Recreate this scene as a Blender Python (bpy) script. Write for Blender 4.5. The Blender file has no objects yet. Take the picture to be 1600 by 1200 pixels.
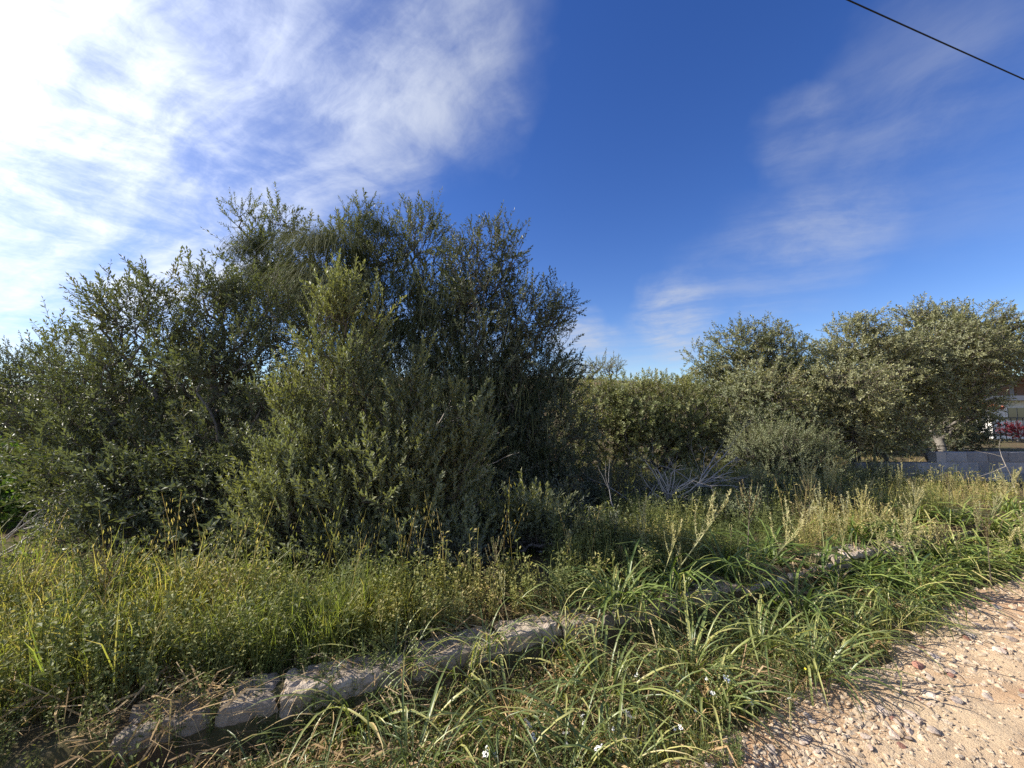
import bpy, math, random
import numpy as np
from math import radians as rad, sin, cos, pi
from mathutils import Vector

random.seed(7)
RNG = np.random.default_rng(11)
SC = bpy.context.scene
COL = SC.collection

# ------------------------------------------------------------------ camera
CAM_H = 1.55
F = 640.0                      # focal length in pixels of the 1600 px wide photograph
PITCH = math.atan(47.0 / F)
cd = bpy.data.cameras.new('camera')
cd.sensor_width = 36.0
cd.lens = F / 1600.0 * 36.0
cd.clip_start = 0.05
cd.clip_end = 4000
cam = bpy.data.objects.new('camera', cd)
cam.location = (0, 0, CAM_H)
cam.rotation_euler = (pi / 2 + PITCH, 0, 0)
COL.objects.link(cam)
SC.camera = cam

def ray(px, py):
    x, y, z = (px - 800) / F, 1.0, (600 - py) / F
    return np.array([x, y * cos(PITCH) - z * sin(PITCH), y * sin(PITCH) + z * cos(PITCH)])

def G(px, py, z=0.2):
    """point on the level z seen at a pixel of the photograph"""
    d = ray(px, py)
    return np.array([0, 0, CAM_H]) + d * ((z - CAM_H) / d[2])

def D(px, py, depth):
    """point at distance depth (along +Y) seen at a pixel"""
    d = ray(px, py)
    return np.array([0, 0, CAM_H]) + d * (depth / d[1])

# ------------------------------------------------------------------ sun and sky
SUN_AZ, SUN_EL = rad(-86), rad(34)           # azimuth from +Y, negative to the left
SUN_DIR = Vector((sin(SUN_AZ) * cos(SUN_EL), cos(SUN_AZ) * cos(SUN_EL), sin(SUN_EL)))
sl = bpy.data.lights.new('sun', 'SUN')
sl.energy = 5.0
sl.angle = rad(0.55)
sl.color = (1.0, 0.93, 0.82)
so = bpy.data.objects.new('sun', sl)
so.rotation_euler = (-SUN_DIR).to_track_quat('-Z', 'Y').to_euler()
so.location = (-10, 3, 12)
COL.objects.link(so)

SC.view_settings.view_transform = 'Standard'
SC.view_settings.look = 'None'
SC.view_settings.gamma = 1.0
SC.view_settings.use_curve_mapping = False
SC.view_settings.exposure = 0.92
SC.cycles.max_bounces = 6
SC.cycles.diffuse_bounces = 3
SC.cycles.glossy_bounces = 2
SC.cycles.transmission_bounces = 4
SC.cycles.use_denoising = False
SC.cycles.sample_clamp_indirect = 4.0
SC.render.use_persistent_data = False

W = bpy.data.worlds.new('World')
SC.world = W
W.use_nodes = True

class NT:
    """small helper for node trees"""
    def __init__(s, tree):
        s.t = tree; s.n = tree.nodes; s.l = tree.links
    def node(s, typ, **kw):
        n = s.n.new(typ)
        for k, v in kw.items():
            if k == 'ins':
                for a, b in v.items():
                    s.put(n, a, b)
            else:
                setattr(n, k, v)
        return n
    def put(s, n, a, b):
        if isinstance(b, bpy.types.NodeSocket):
            s.l.new(b, n.inputs[a])
        else:
            n.inputs[a].default_value = b
    def math(s, op, a, b=0.0, c=None, clamp=False):
        n = s.node('ShaderNodeMath', operation=op, use_clamp=clamp)
        s.put(n, 0, a); s.put(n, 1, b)
        if c is not None: s.put(n, 2, c)
        return n.outputs[0]
    def vm(s, op, a, b=None, sc=None):
        n = s.node('ShaderNodeVectorMath', operation=op)
        s.put(n, 0, a)
        if b is not None: s.put(n, 1, b)
        if sc is not None: s.put(n, 'Scale', sc)
        return n.outputs['Value'] if op in ('DOT_PRODUCT', 'LENGTH') else n.outputs[0]
    def mapr(s, v, a, b, c=0.0, d=1.0, smooth=True):
        n = s.node('ShaderNodeMapRange')
        n.interpolation_type = 'SMOOTHSTEP' if smooth else 'LINEAR'
        s.put(n, 0, v); s.put(n, 1, a); s.put(n, 2, b); s.put(n, 3, c); s.put(n, 4, d)
        return n.outputs[0]
    def noise(s, vec, scale, detail=4, rough=0.55, dist=0.0, out=0):
        n = s.node('ShaderNodeTexNoise')
        if vec is not None: s.put(n, 'Vector', vec)
        s.put(n, 'Scale', scale); s.put(n, 'Detail', detail); s.put(n, 'Roughness', rough); s.put(n, 'Distortion', dist)
        return n.outputs[out]
    def mix(s, f, a, b, mode='MIX'):
        n = s.node('ShaderNodeMix', data_type='RGBA', blend_type=mode)
        s.put(n, 0, f)
        s.put(n, 6, a if isinstance(a, bpy.types.NodeSocket) else (*a, 1)); s.put(n, 7, b if isinstance(b, bpy.types.NodeSocket) else (*b, 1))
        return n.outputs[2]
    def ramp(s, f, stops):
        n = s.node('ShaderNodeValToRGB')
        s.put(n, 0, f)
        e = n.color_ramp.elements
        while len(e) < len(stops): e.new(0.5)
        for el, (p, c) in zip(e, stops):
            el.position = p; el.color = (*c, 1)
        return n.outputs[0]

def build_world():
    t = NT(W.node_tree)
    t.n.clear()
    sky = t.node('ShaderNodeTexSky', sky_type='NISHITA')
    sky.sun_disc = False
    sky.sun_elevation = SUN_EL
    sky.sun_rotation = SUN_AZ
    sky.altitude = 100
    sky.air_density = 1.0
    sky.dust_density = 0.15
    sky.ozone_density = 3.0
    tc = t.node('ShaderNodeTexCoord').outputs['Generated']
    dirn = t.vm('NORMALIZE', tc)
    sep = t.node('ShaderNodeSeparateXYZ', ins={0: dirn})
    zz = t.math('ADD', t.math('MAXIMUM', sep.outputs[2], 0.0), 0.16)
    # projection on a flat cloud layer
    cx = t.math('DIVIDE', sep.outputs[0], zz); cy = t.math('DIVIDE', sep.outputs[1], zz)
    cp = t.node('ShaderNodeCombineXYZ', ins={0: cx, 1: cy, 2: 0.0}).outputs[0]
    warp = t.vm('SUBTRACT', t.noise(cp, 0.9, 5, 0.5, out=1), (0.5, 0.5, 0.5))
    cpw = t.vm('ADD', cp, t.vm('SCALE', warp, sc=0.55))
    th = rad(150)
    al = t.math('MULTIPLY', t.vm('DOT_PRODUCT', cpw, (cos(th), sin(th), 0)), 0.42)
    ac = t.math('MULTIPLY', t.vm('DOT_PRODUCT', cpw, (-sin(th), cos(th), 0)), 2.3)
    fan = t.node('ShaderNodeCombineXYZ', ins={0: al, 1: ac, 2: 0.0}).outputs[0]
    streak = t.noise(fan, 1.3, 10, 0.6, 0.15)
    fine = t.noise(cpw, 3.8, 8, 0.66, 0.15)
    # where the bank of cirrus lies: soft patches (direction, angular radius, amount)
    dw = t.vm('NORMALIZE', t.vm('ADD', dirn, t.vm('SCALE', t.vm('SUBTRACT', t.noise(dirn, 3.0, 5, 0.55, out=1), (0.5, 0.5, 0.5)), sc=0.26)))
    cov = None
    patches = [(-260, 60, 26, 0.6), (10, 110, 11, 1.0), (230, 60, 14, 0.22), (330, 230, 13, 0.34), (170, 330, 12, 0.34),
               (480, 120, 13, 0.34), (640, 110, 11, 0.28), (770, 165, 6, 0.32), (600, 215, 8, 0.36), (420, 370, 8, 0.16),
               (30, 500, 7, 0.3), (-60, 420, 12, 0.06), (260, 400, 7, 0.24), (700, 20, 9, 0.24),
               (900, 540, 4.2, 0.75), (1060, 505, 5.5, 0.7), (1200, 400, 8, 0.2), (1300, 340, 6, 0.2),
               (1230, 190, 4.0, 0.24), (1390, 120, 6, 0.16), (980, 590, 6, 0.2), (1520, 220, 9, 0.1), (700, 560, 8, 0.35)]
    for px, py, ang, amt in patches:
        c = ray(px, py); c = c / np.linalg.norm(c)
        v = t.mapr(t.vm('DOT_PRODUCT', dw, tuple(c)), cos(rad(ang * 1.35)), cos(rad(ang * 0.25)), 0.0, min(amt, 1.0))
        cov = v if cov is None else t.math('SUBTRACT', t.math('ADD', cov, v), t.math('MULTIPLY', cov, v))
    cov = t.math('MINIMUM', cov, 1.0)
    away = t.math('MULTIPLY', t.mapr(sep.outputs[1], 0.15, -0.4, 0, 0.45), 1.0)     # scattered cirrus behind the viewer
    cov = t.math('MAXIMUM', cov, away)
    tex = t.math('ADD', t.math('MULTIPLY', streak, 0.6), t.math('MULTIPLY', fine, 0.4))
    veil = t.math('MULTIPLY', cov, 0.22)
    wisps = t.math('MULTIPLY', t.math('MULTIPLY', t.mapr(tex, 0.38, 0.66, 0.0, 1.15), cov), 1.0)
    cl = t.math('ADD', veil, wisps, clamp=True)
    # cloud brightness rises towards the sun
    ds = t.vm('DOT_PRODUCT', dirn, tuple(SUN_DIR))
    glow = t.math('POWER', t.math('MAXIMUM', ds, 0.0), 3.0)
    br = t.math('MULTIPLY_ADD', glow, 8.5, 4.9)
    cc = t.vm('SCALE', (0.86, 0.93, 1.08), sc=br)
    hs = t.node('ShaderNodeHueSaturation', ins={'Hue': 0.519, 'Saturation': 1.27, 'Value': 1.16, 'Color': sky.outputs[0]}).outputs[0]
    tot = t.mix(cl, hs, cc)
    halo = t.math('MULTIPLY', t.math('POWER', t.math('MAXIMUM', ds, 0.0), 9.0), 2.0)
    tot = t.vm('ADD', tot, t.vm('SCALE', (1, 1, 1.02), sc=halo))
    bg = t.node('ShaderNodeBackground', ins={0: tot, 1: 0.075})
    out = t.node('ShaderNodeOutputWorld', ins={0: bg.outputs[0]})
    W.cycles.sampling_method = 'MANUAL'
    W.cycles.sample_map_resolution = 512
build_world()

# ------------------------------------------------------------------ generic helpers
def tag(o, label=None, cat=None, group=None, kind=None):
    if label: o['label'] = label
    if cat: o['category'] = cat
    if group: o['group'] = group
    if kind: o['kind'] = kind
    return o

def empty(name, loc=(0, 0, 0), label=None, cat=None, group=None):
    o = bpy.data.objects.new(name, None)
    o.empty_display_size = 0.1
    o.location = loc
    COL.objects.link(o)
    return tag(o, label, cat, group)

def raw_mesh(name, V, faces, mats, midx=None, rnd=None, smooth=False):
    """faces: list of int arrays, each (n, k)"""
    me = bpy.data.meshes.new(name)
    V = np.asarray(V, dtype=np.float32)
    me.vertices.add(len(V)); me.vertices.foreach_set('co', V.ravel())
    faces = [np.asarray(f, dtype=np.int32) for f in faces if len(f)]
    nl = sum(f.size for f in faces); nf = sum(len(f) for f in faces)
    me.loops.add(nl); me.polygons.add(nf)
    me.loops.foreach_set('vertex_index', np.concatenate([f.ravel() for f in faces]))
    tot = np.concatenate([np.full(len(f), f.shape[1], dtype=np.int32) for f in faces])
    st = np.concatenate([[0], np.cumsum(tot)[:-1]]).astype(np.int32)
    me.polygons.foreach_set('loop_start', st)
    if midx is not None: me.polygons.foreach_set('material_index', np.asarray(midx, dtype=np.int32))
    me.polygons.foreach_set('use_smooth', np.full(nf, bool(smooth)))
    for m in mats: me.materials.append(m)
    if rnd is not None:
        a = me.attributes.new('rnd', 'FLOAT', 'FACE')
        a.data.foreach_set('value', np.asarray(rnd, dtype=np.float32))
    me.update(calc_edges=True)
    me.validate()
    return me

def link(name, me, parent=None, loc=(0, 0, 0)):
    o = bpy.data.objects.new(name, me)
    o.location = loc
    COL.objects.link(o)
    if parent is not None: o.parent = parent
    return o

class Shape:
    """quads and triangles with a material index and a random value per face"""
    def __init__(s):
        s.V = []; s.Q = []; s.T = []; s.qm = []; s.tm = []; s.nv = 0
    def add(s, V, Q=(), T=(), m=0):
        V = np.asarray(V, float).reshape(-1, 3)
        for q in Q: s.Q.append([i + s.nv for i in q]); s.qm.append(m)
        for q in T: s.T.append([i + s.nv for i in q]); s.tm.append(m)
        s.V.append(V); s.nv += len(V)
    def leaf(s, b, d, side, L, Wd, m=0, fold=0.18, w=0.5):
        b = np.asarray(b, float); d = d / (np.linalg.norm(d) + 1e-9)
        side = side - d * np.dot(side, d); side = side / (np.linalg.norm(side) + 1e-9)
        nn = np.cross(d, side)
        s.add([b, b + d * L * w + side * Wd / 2 + nn * Wd * fold, b + d * L - nn * L * 0.06, b + d * L * w - side * Wd / 2 + nn * Wd * fold],
              [(0, 1, 2, 3)], m=m)
    def tube(s, P, R, k=3, m=0):
        P = np.asarray(P, float); n = len(P)
        R = np.broadcast_to(np.asarray(R, float), (n,))
        vs = []
        for i in range(n):
            t = P[min(i + 1, n - 1)] - P[max(i - 1, 0)]
            t = t / (np.linalg.norm(t) + 1e-9)
            a = np.cross(t, [0.31, 0.87, 0.11] if abs(t[1]) < 0.8 else [1, 0, 0]); a /= np.linalg.norm(a) + 1e-9
            b = np.cross(t, a)
            for j in range(k):
                an = 2 * pi * j / k
                vs.append(P[i] + (a * cos(an) + b * sin(an)) * R[i])
        Q = [(i * k + j, i * k + (j + 1) % k, (i + 1) * k + (j + 1) % k, (i + 1) * k + j) for i in range(n - 1) for j in range(k)]
        s.add(vs, Q, m=m)
    def ribbon(s, P, Wd, side, m=0):
        """tapered strip along the points, last point is the tip"""
        P = np.asarray(P, float); n = len(P); side = np.asarray(side, float)
        vs = []
        for i in range(n - 1):
            vs += [P[i] - side * Wd[i] / 2, P[i] + side * Wd[i] / 2]
        vs.append(P[-1])
        Q = [(2 * i, 2 * i + 1, 2 * i + 3, 2 * i + 2) for i in range(n - 2)]
        s.add(vs, Q, [(2 * (n - 2), 2 * (n - 2) + 1, 2 * (n - 1))], m=m)
    def done(s):
        s.V = np.concatenate(s.V) if isinstance(s.V, list) else s.V
        s.Q = np.array(s.Q, int).reshape(-1, 4); s.T = np.array(s.T, int).reshape(-1, 3)
        s.qm = np.array(s.qm, int); s.tm = np.array(s.tm, int)
        return s
    def mesh(s, name, mats, smooth=False):
        s.done()
        n = len(s.Q) + len(s.T)
        return raw_mesh(name, s.V, [s.Q, s.T], mats, np.concatenate([s.qm, s.tm]), RNG.random(n), smooth)

def frames(d, roll=None):
    """rotation matrices that take +Z to d"""
    d = d / (np.linalg.norm(d, axis=1, keepdims=True) + 1e-9)
    n = len(d)
    ref = np.where(np.abs(d[:, 2:3]) < 0.95, np.array([[0, 0, 1.0]]), np.array([[1.0, 0, 0]]))
    a = np.cross(ref, d); a /= np.linalg.norm(a, axis=1, keepdims=True) + 1e-9
    b = np.cross(d, a)
    r = RNG.random(n) * 2 * pi if roll is None else roll
    c, s_ = np.cos(r)[:, None], np.sin(r)[:, None]
    return np.stack([a * c + b * s_, -a * s_ + b * c, d], axis=2)

def scatter(temps, pos, R, scale, rnd, jitter=0.25):
    """copies templates (random pick) to positions; returns arrays for raw_mesh"""
    pick = RNG.integers(0, len(temps), len(pos))
    scale = np.broadcast_to(np.asarray(scale, float), (len(pos),))
    Vs, Qs, Ts, qm, tm, qr, tr = [], [], [], [], [], [], []
    off = 0
    for k, tp in enumerate(temps):
        idx = np.nonzero(pick == k)[0]
        if not len(idx): continue
        v = np.einsum('mij,kj->mki', R[idx], tp.V) * scale[idx, None, None] + pos[idx][:, None, :]
        nv = len(tp.V); M = len(idx)
        base = (off + np.arange(M) * nv)[:, None, None]
        Vs.append(v.reshape(-1, 3)); off += nv * M
        Qs.append((tp.Q[None] + base).reshape(-1, 4)); Ts.append((tp.T[None] + base).reshape(-1, 3))
        qm.append(np.tile(tp.qm, M)); tm.append(np.tile(tp.tm, M))
        rr = rnd[idx]
        qr.append((rr[:, None] + (RNG.random((M, len(tp.Q))) - 0.5) * jitter).ravel())
        tr.append((rr[:, None] + (RNG.random((M, len(tp.T))) - 0.5) * jitter).ravel())
    return [np.concatenate(Vs), np.concatenate(Qs), np.concatenate(Ts), np.concatenate(qm), np.concatenate(tm), np.concatenate(qr), np.concatenate(tr)]

def merge(parts):
    off = 0; out = [[] for _ in range(7)]
    for p in parts:
        out[0].append(p[0]); out[1].append(p[1] + off); out[2].append(p[2] + off)
        for i in range(3, 7): out[i].append(p[i])
        off += len(p[0])
    return [np.concatenate(x) for x in out]

def bulk_mesh(name, p, mats):
    return raw_mesh(name, p[0], [p[1], p[2]], mats, np.concatenate([p[3], p[4]]), np.clip(np.concatenate([p[5], p[6]]), 0, 1))

def _grid(seed):
    return np.random.default_rng(seed).random((64, 64))
def vnoise(x, y, s=1.0, seed=1):
    g = _grid(seed)
    x = np.asarray(x, float) * s + 1000.3; y = np.asarray(y, float) * s + 1000.7
    xi, yi = np.floor(x).astype(int), np.floor(y).astype(int)
    fx, fy = x - xi, y - yi
    fx = fx * fx * (3 - 2 * fx); fy = fy * fy * (3 - 2 * fy)
    a, b = g[xi % 64, yi % 64], g[(xi + 1) % 64, yi % 64]
    c, d = g[xi % 64, (yi + 1) % 64], g[(xi + 1) % 64, (yi + 1) % 64]
    return (a * (1 - fx) + b * fx) * (1 - fy) + (c * (1 - fx) + d * fx) * fy
def fbm(x, y, s=1.0, o=4, seed=1):
    v = 0; a = 0.5; t = 0
    for i in range(o):
        v = v + a * vnoise(x, y, s * 2 ** i, seed + i); t += a; a *= 0.5
    return v / t

# ------------------------------------------------------------------ materials
def bsdf_mat(name):
    m = bpy.data.materials.new(name); m.use_nodes = True
    t = NT(m.node_tree)
    b = t.n['Principled BSDF']
    return m, t, b

def leaf_mat(name, stops, under=None, rough=0.5, spec=0.4, transl=0.25, by_object=False, patch=0.0, patch_col=(0.1, 0.06, 0.03)):
    m, t, b = bsdf_mat(name)
    if by_object:
        f = t.node('ShaderNodeObjectInfo').outputs['Random']
    else:
        f = t.node('ShaderNodeAttribute', attribute_name='rnd').outputs['Fac']
    geo = t.node('ShaderNodeNewGeometry')
    col = t.ramp(f, stops)
    if by_object and name == 'strap_leaf':
        wear = t.noise(geo.outputs['Position'], 6.5, 4, 0.6)
        col = t.mix(t.mapr(wear, 0.6, 0.72, 0, 0.85), col, (0.36, 0.27, 0.12))
    nz = t.noise(geo.outputs['Position'], 55 if by_object else 2.3, 3)
    col = t.mix(t.mapr(nz, 0.35, 0.7, 0.0, 0.5), col, t.vm('MULTIPLY', col, (1.35, 1.2, 0.8)))
    if patch:
        pz = t.noise(geo.outputs['Position'], 1.7, 2)
        col = t.mix(t.mapr(pz, 0.62, 0.74, 0, patch), col, patch_col)
    if under:
        col = t.mix(geo.outputs['Backfacing'], col, t.mix(0.5, col, under))
    t.put(b, 'Base Color', col); t.put(b, 'Roughness', rough); t.put(b, 'Specular IOR Level', spec)
    tr = t.node('ShaderNodeBsdfTranslucent')
    t.put(tr, 0, t.vm('MULTIPLY', col, (1.5, 1.6, 0.7)))
    mx = t.node('ShaderNodeMixShader', ins={0: transl, 1: b.outputs[0], 2: tr.outputs[0]})
    t.l.new(mx.outputs[0], t.n['Material Output'].inputs[0])
    return m

def bark_mat(name, a, b_, scale=30):
    m, t, b = bsdf_mat(name)
    geo = t.node('ShaderNodeNewGeometry')
    nz = t.noise(geo.outputs['Position'], scale, 6, 0.7)
    t.put(b, 'Base Color', t.mix(nz, a, b_)); t.put(b, 'Roughness', 0.9)
    bp = t.node('ShaderNodeBump', ins={'Strength': 0.6, 'Distance': 0.01, 'Height': nz})
    t.l.new(bp.outputs[0], b.inputs['Normal'])
    return m

M = {}
M['bark'] = bark_mat('bark_grey', (0.06, 0.05, 0.042), (0.26, 0.235, 0.2))
M['twig'] = bark_mat('twig_brown', (0.06, 0.045, 0.035), (0.17, 0.14, 0.105))
M['deadwood'] = bark_mat('dead_wood', (0.26, 0.22, 0.18), (0.62, 0.57, 0.5))
M['deadgrey'] = bark_mat('dead_wood_grey', (0.17, 0.16, 0.16), (0.42, 0.4, 0.39))
M['olive'] = leaf_mat('olive_leaf', [(0, (0.075, 0.088, 0.042)), (0.5, (0.125, 0.14, 0.065)), (0.85, (0.19, 0.2, 0.09)), (1, (0.29, 0.27, 0.12))],
                      under=(0.21, 0.23, 0.15), rough=0.5, spec=0.32, transl=0.22, patch=0.45, patch_col=(0.2, 0.13, 0.08))
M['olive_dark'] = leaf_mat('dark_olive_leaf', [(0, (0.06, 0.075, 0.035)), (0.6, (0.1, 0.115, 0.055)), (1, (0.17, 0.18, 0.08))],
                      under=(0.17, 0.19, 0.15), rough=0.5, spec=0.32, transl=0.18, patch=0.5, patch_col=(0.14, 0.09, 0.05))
M['olive_grey'] = leaf_mat('grey_olive_leaf', [(0, (0.125, 0.135, 0.065)), (0.6, (0.22, 0.225, 0.1)), (1, (0.35, 0.32, 0.15))],
                           under=(0.23, 0.24, 0.15), rough=0.5, spec=0.4, transl=0.2, patch=0.6, patch_col=(0.24, 0.17, 0.1))
M['olive_light'] = leaf_mat('pale_olive_leaf', [(0, (0.11, 0.122, 0.06)), (0.5, (0.185, 0.2, 0.095)), (1, (0.31, 0.31, 0.15))],
                            under=(0.27, 0.29, 0.2), rough=0.5, spec=0.32, transl=0.25)  # paler leaf tones for the young olive shoots
M['lentisk'] = leaf_mat('lentisk_leaf', [(0, (0.13, 0.15, 0.055)), (0.6, (0.23, 0.235, 0.09)), (1, (0.34, 0.3, 0.13))],
                        under=(0.17, 0.2, 0.1), rough=0.5, spec=0.35, transl=0.22, patch=0.7, patch_col=(0.22, 0.14, 0.06))
M['shrub_light'] = leaf_mat('pale_shrub_leaf', [(0, (0.102, 0.128, 0.051)), (0.6, (0.162, 0.183, 0.085)), (1, (0.255, 0.255, 0.119))],
                            under=(0.26, 0.28, 0.18), rough=0.6, spec=0.3, transl=0.25)
M['bright'] = leaf_mat('bright_leaf', [(0, (0.07, 0.13, 0.025)), (0.6, (0.13, 0.21, 0.04)), (1, (0.26, 0.3, 0.06))], rough=0.55, spec=0.3, transl=0.3)
M['strand'] = leaf_mat('climber_strand', [(0, (0.035, 0.05, 0.02)), (0.6, (0.075, 0.09, 0.035)), (1, (0.15, 0.15, 0.06))], rough=0.7, spec=0.2, transl=0.1)
M['grass'] = leaf_mat('grass_blade', [(0, (0.1, 0.145, 0.045)), (0.4, (0.2, 0.245, 0.07)), (0.65, (0.3, 0.3, 0.09)), (0.85, (0.44, 0.36, 0.16)), (1, (0.5, 0.39, 0.22))],
                      rough=0.5, spec=0.3, transl=0.36)
M['herb'] = leaf_mat('herb_leaf', [(0, (0.075, 0.1, 0.04)), (0.5, (0.16, 0.185, 0.065)), (0.8, (0.32, 0.31, 0.12)), (1, (0.46, 0.38, 0.2))],
                     rough=0.6, spec=0.25, transl=0.3)
M['dry'] = leaf_mat('dry_straw', [(0, (0.2, 0.13, 0.07)), (0.5, (0.38, 0.27, 0.15)), (1, (0.56, 0.46, 0.3))], rough=0.7, spec=0.2, transl=0.2)
M['strap'] = leaf_mat('strap_leaf', [(0, (0.09, 0.125, 0.045)), (0.45, (0.155, 0.2, 0.07)), (0.8, (0.27, 0.3, 0.11)), (1, (0.46, 0.44, 0.18))],
                      rough=0.38, spec=0.5, transl=0.28, by_object=True)
M['strap_dry'] = leaf_mat('dry_strap_leaf', [(0, (0.25, 0.15, 0.07)), (0.5, (0.42, 0.32, 0.16)), (1, (0.55, 0.48, 0.28))],
                          rough=0.6, spec=0.25, transl=0.2, by_object=True)
M['strap_far'] = leaf_mat('strap_leaf_far', [(0, (0.08, 0.125, 0.035)), (0.5, (0.14, 0.2, 0.05)), (0.8, (0.26, 0.3, 0.085)), (1, (0.46, 0.4, 0.2))],
                          rough=0.4, spec=0.45, transl=0.28)
M['seed'] = leaf_mat('seed_head', [(0, (0.24, 0.22, 0.12)), (0.5, (0.42, 0.4, 0.23)), (1, (0.58, 0.54, 0.34))], rough=0.8, spec=0.15, transl=0.15)
M['seed_dark'] = leaf_mat('dark_seed_head', [(0, (0.07, 0.05, 0.035)), (1, (0.2, 0.15, 0.1))], rough=0.8, spec=0.15, transl=0.1)
M['stem'] = leaf_mat('green_stem', [(0, (0.2, 0.23, 0.1)), (1, (0.34, 0.34, 0.17))], rough=0.6, transl=0.05)

def plain(name, col, rough=0.6, var=0.15, scale=20, spec=0.3, bump=0.0):
    m, t, b = bsdf_mat(name)
    geo = t.node('ShaderNodeNewGeometry')
    nz = t.noise(geo.outputs['Position'], scale, 5, 0.6)
    c = t.mix(nz, tuple(x * (1 - var) for x in col), tuple(min(1, x * (1 + var)) for x in col))
    t.put(b, 'Base Color', c); t.put(b, 'Roughness', rough); t.put(b, 'Specular IOR Level', spec)
    if bump:
        bp = t.node('ShaderNodeBump', ins={'Strength': bump, 'Distance': 0.01, 'Height': nz})
        t.l.new(bp.outputs[0], b.inputs['Normal'])
    return m
M['white_petal'] = plain('white_petal', (0.8, 0.8, 0.78))
M['yellow_petal'] = plain('yellow_petal', (0.85, 0.7, 0.04))
M['red_petal'] = plain('red_petal', (0.7, 0.03, 0.015))
M['render_white'] = plain('white_render', (0.78, 0.76, 0.72), 0.85, 0.06, 3)
M['plaster_grey'] = plain('grey_plaster', (0.42, 0.4, 0.38), 0.85, 0.1, 3)
M['tile'] = plain('roof_tile', (0.42, 0.13, 0.07), 0.8, 0.35, 6)
M['glass'] = plain('window_glass', (0.03, 0.035, 0.04), 0.1, 0.1, 2, spec=0.8)
M['iron'] = plain('dark_iron', (0.04, 0.04, 0.045), 0.5)
M['shutter'] = plain('brown_shutter', (0.3, 0.17, 0.11), 0.7)
M['cable'] = plain('black_cable', (0.012, 0.012, 0.014), 0.6)
M['terrace'] = plain('pale_terrace', (0.6, 0.52, 0.42), 0.9, 0.2, 2)
M['bougain'] = leaf_mat('bougainvillea', [(0, (0.16, 0.015, 0.03)), (0.6, (0.28, 0.04, 0.06)), (1, (0.12, 0.1, 0.04))], rough=0.7, transl=0.3)

def stone_mat(name, a, b_, c, scale=9, by_object=False):
    m, t, b = bsdf_mat(name)
    geo = t.node('ShaderNodeNewGeometry')
    pos = geo.outputs['Position']
    nz = t.noise(pos, scale, 8, 0.7)
    n2 = t.noise(pos, scale * 9, 5, 0.7)
    col = t.mix(t.mapr(nz, 0.35, 0.65), a, b_)
    col = t.mix(t.mapr(n2, 0.5, 0.75, 0, 0.75), col, c)
    if by_object:
        f = t.node('ShaderNodeObjectInfo').outputs['Random']
        col = t.vm('SCALE', col, sc=t.mapr(f, 0, 1, 0.65, 1.25, smooth=False))
    else:
        f = t.node('ShaderNodeAttribute', attribute_name='rnd').outputs['Fac']
        col = t.vm('SCALE', col, sc=t.mapr(f, 0, 1, 0.7, 1.2, smooth=False))
    t.put(b, 'Base Color', col); t.put(b, 'Roughness', 0.9); t.put(b, 'Specular IOR Level', 0.2)
    h = t.math('ADD', nz, t.math('MULTIPLY', n2, 0.4))
    bp = t.node('ShaderNodeBump', ins={'Strength': 0.9, 'Distance': 0.02, 'Height': h})
    t.l.new(bp.outputs[0], b.inputs['Normal'])
    return m
M['kerbstone'] = stone_mat('kerb_stone', (0.5, 0.42, 0.33), (0.31, 0.25, 0.19), (0.11, 0.11, 0.09), 7, True)
M['gravel'] = stone_mat('gravel_stone', (0.56, 0.46, 0.34), (0.47, 0.35, 0.23), (0.34, 0.26, 0.19), 14)
M['rock'] = stone_mat('loose_rock', (0.56, 0.48, 0.4), (0.4, 0.3, 0.23), (0.3, 0.22, 0.17), 14, True)
M['redrock'] = stone_mat('reddish_rock', (0.4, 0.2, 0.14), (0.3, 0.16, 0.12), (0.2, 0.11, 0.09), 14, True)
M['block'] = stone_mat('concrete_block', (0.3, 0.31, 0.33), (0.25, 0.255, 0.27), (0.18, 0.18, 0.19), 5, True)
M['mortar'] = plain('mortar', (0.36, 0.35, 0.34), 0.95, 0.2, 30)

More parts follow.
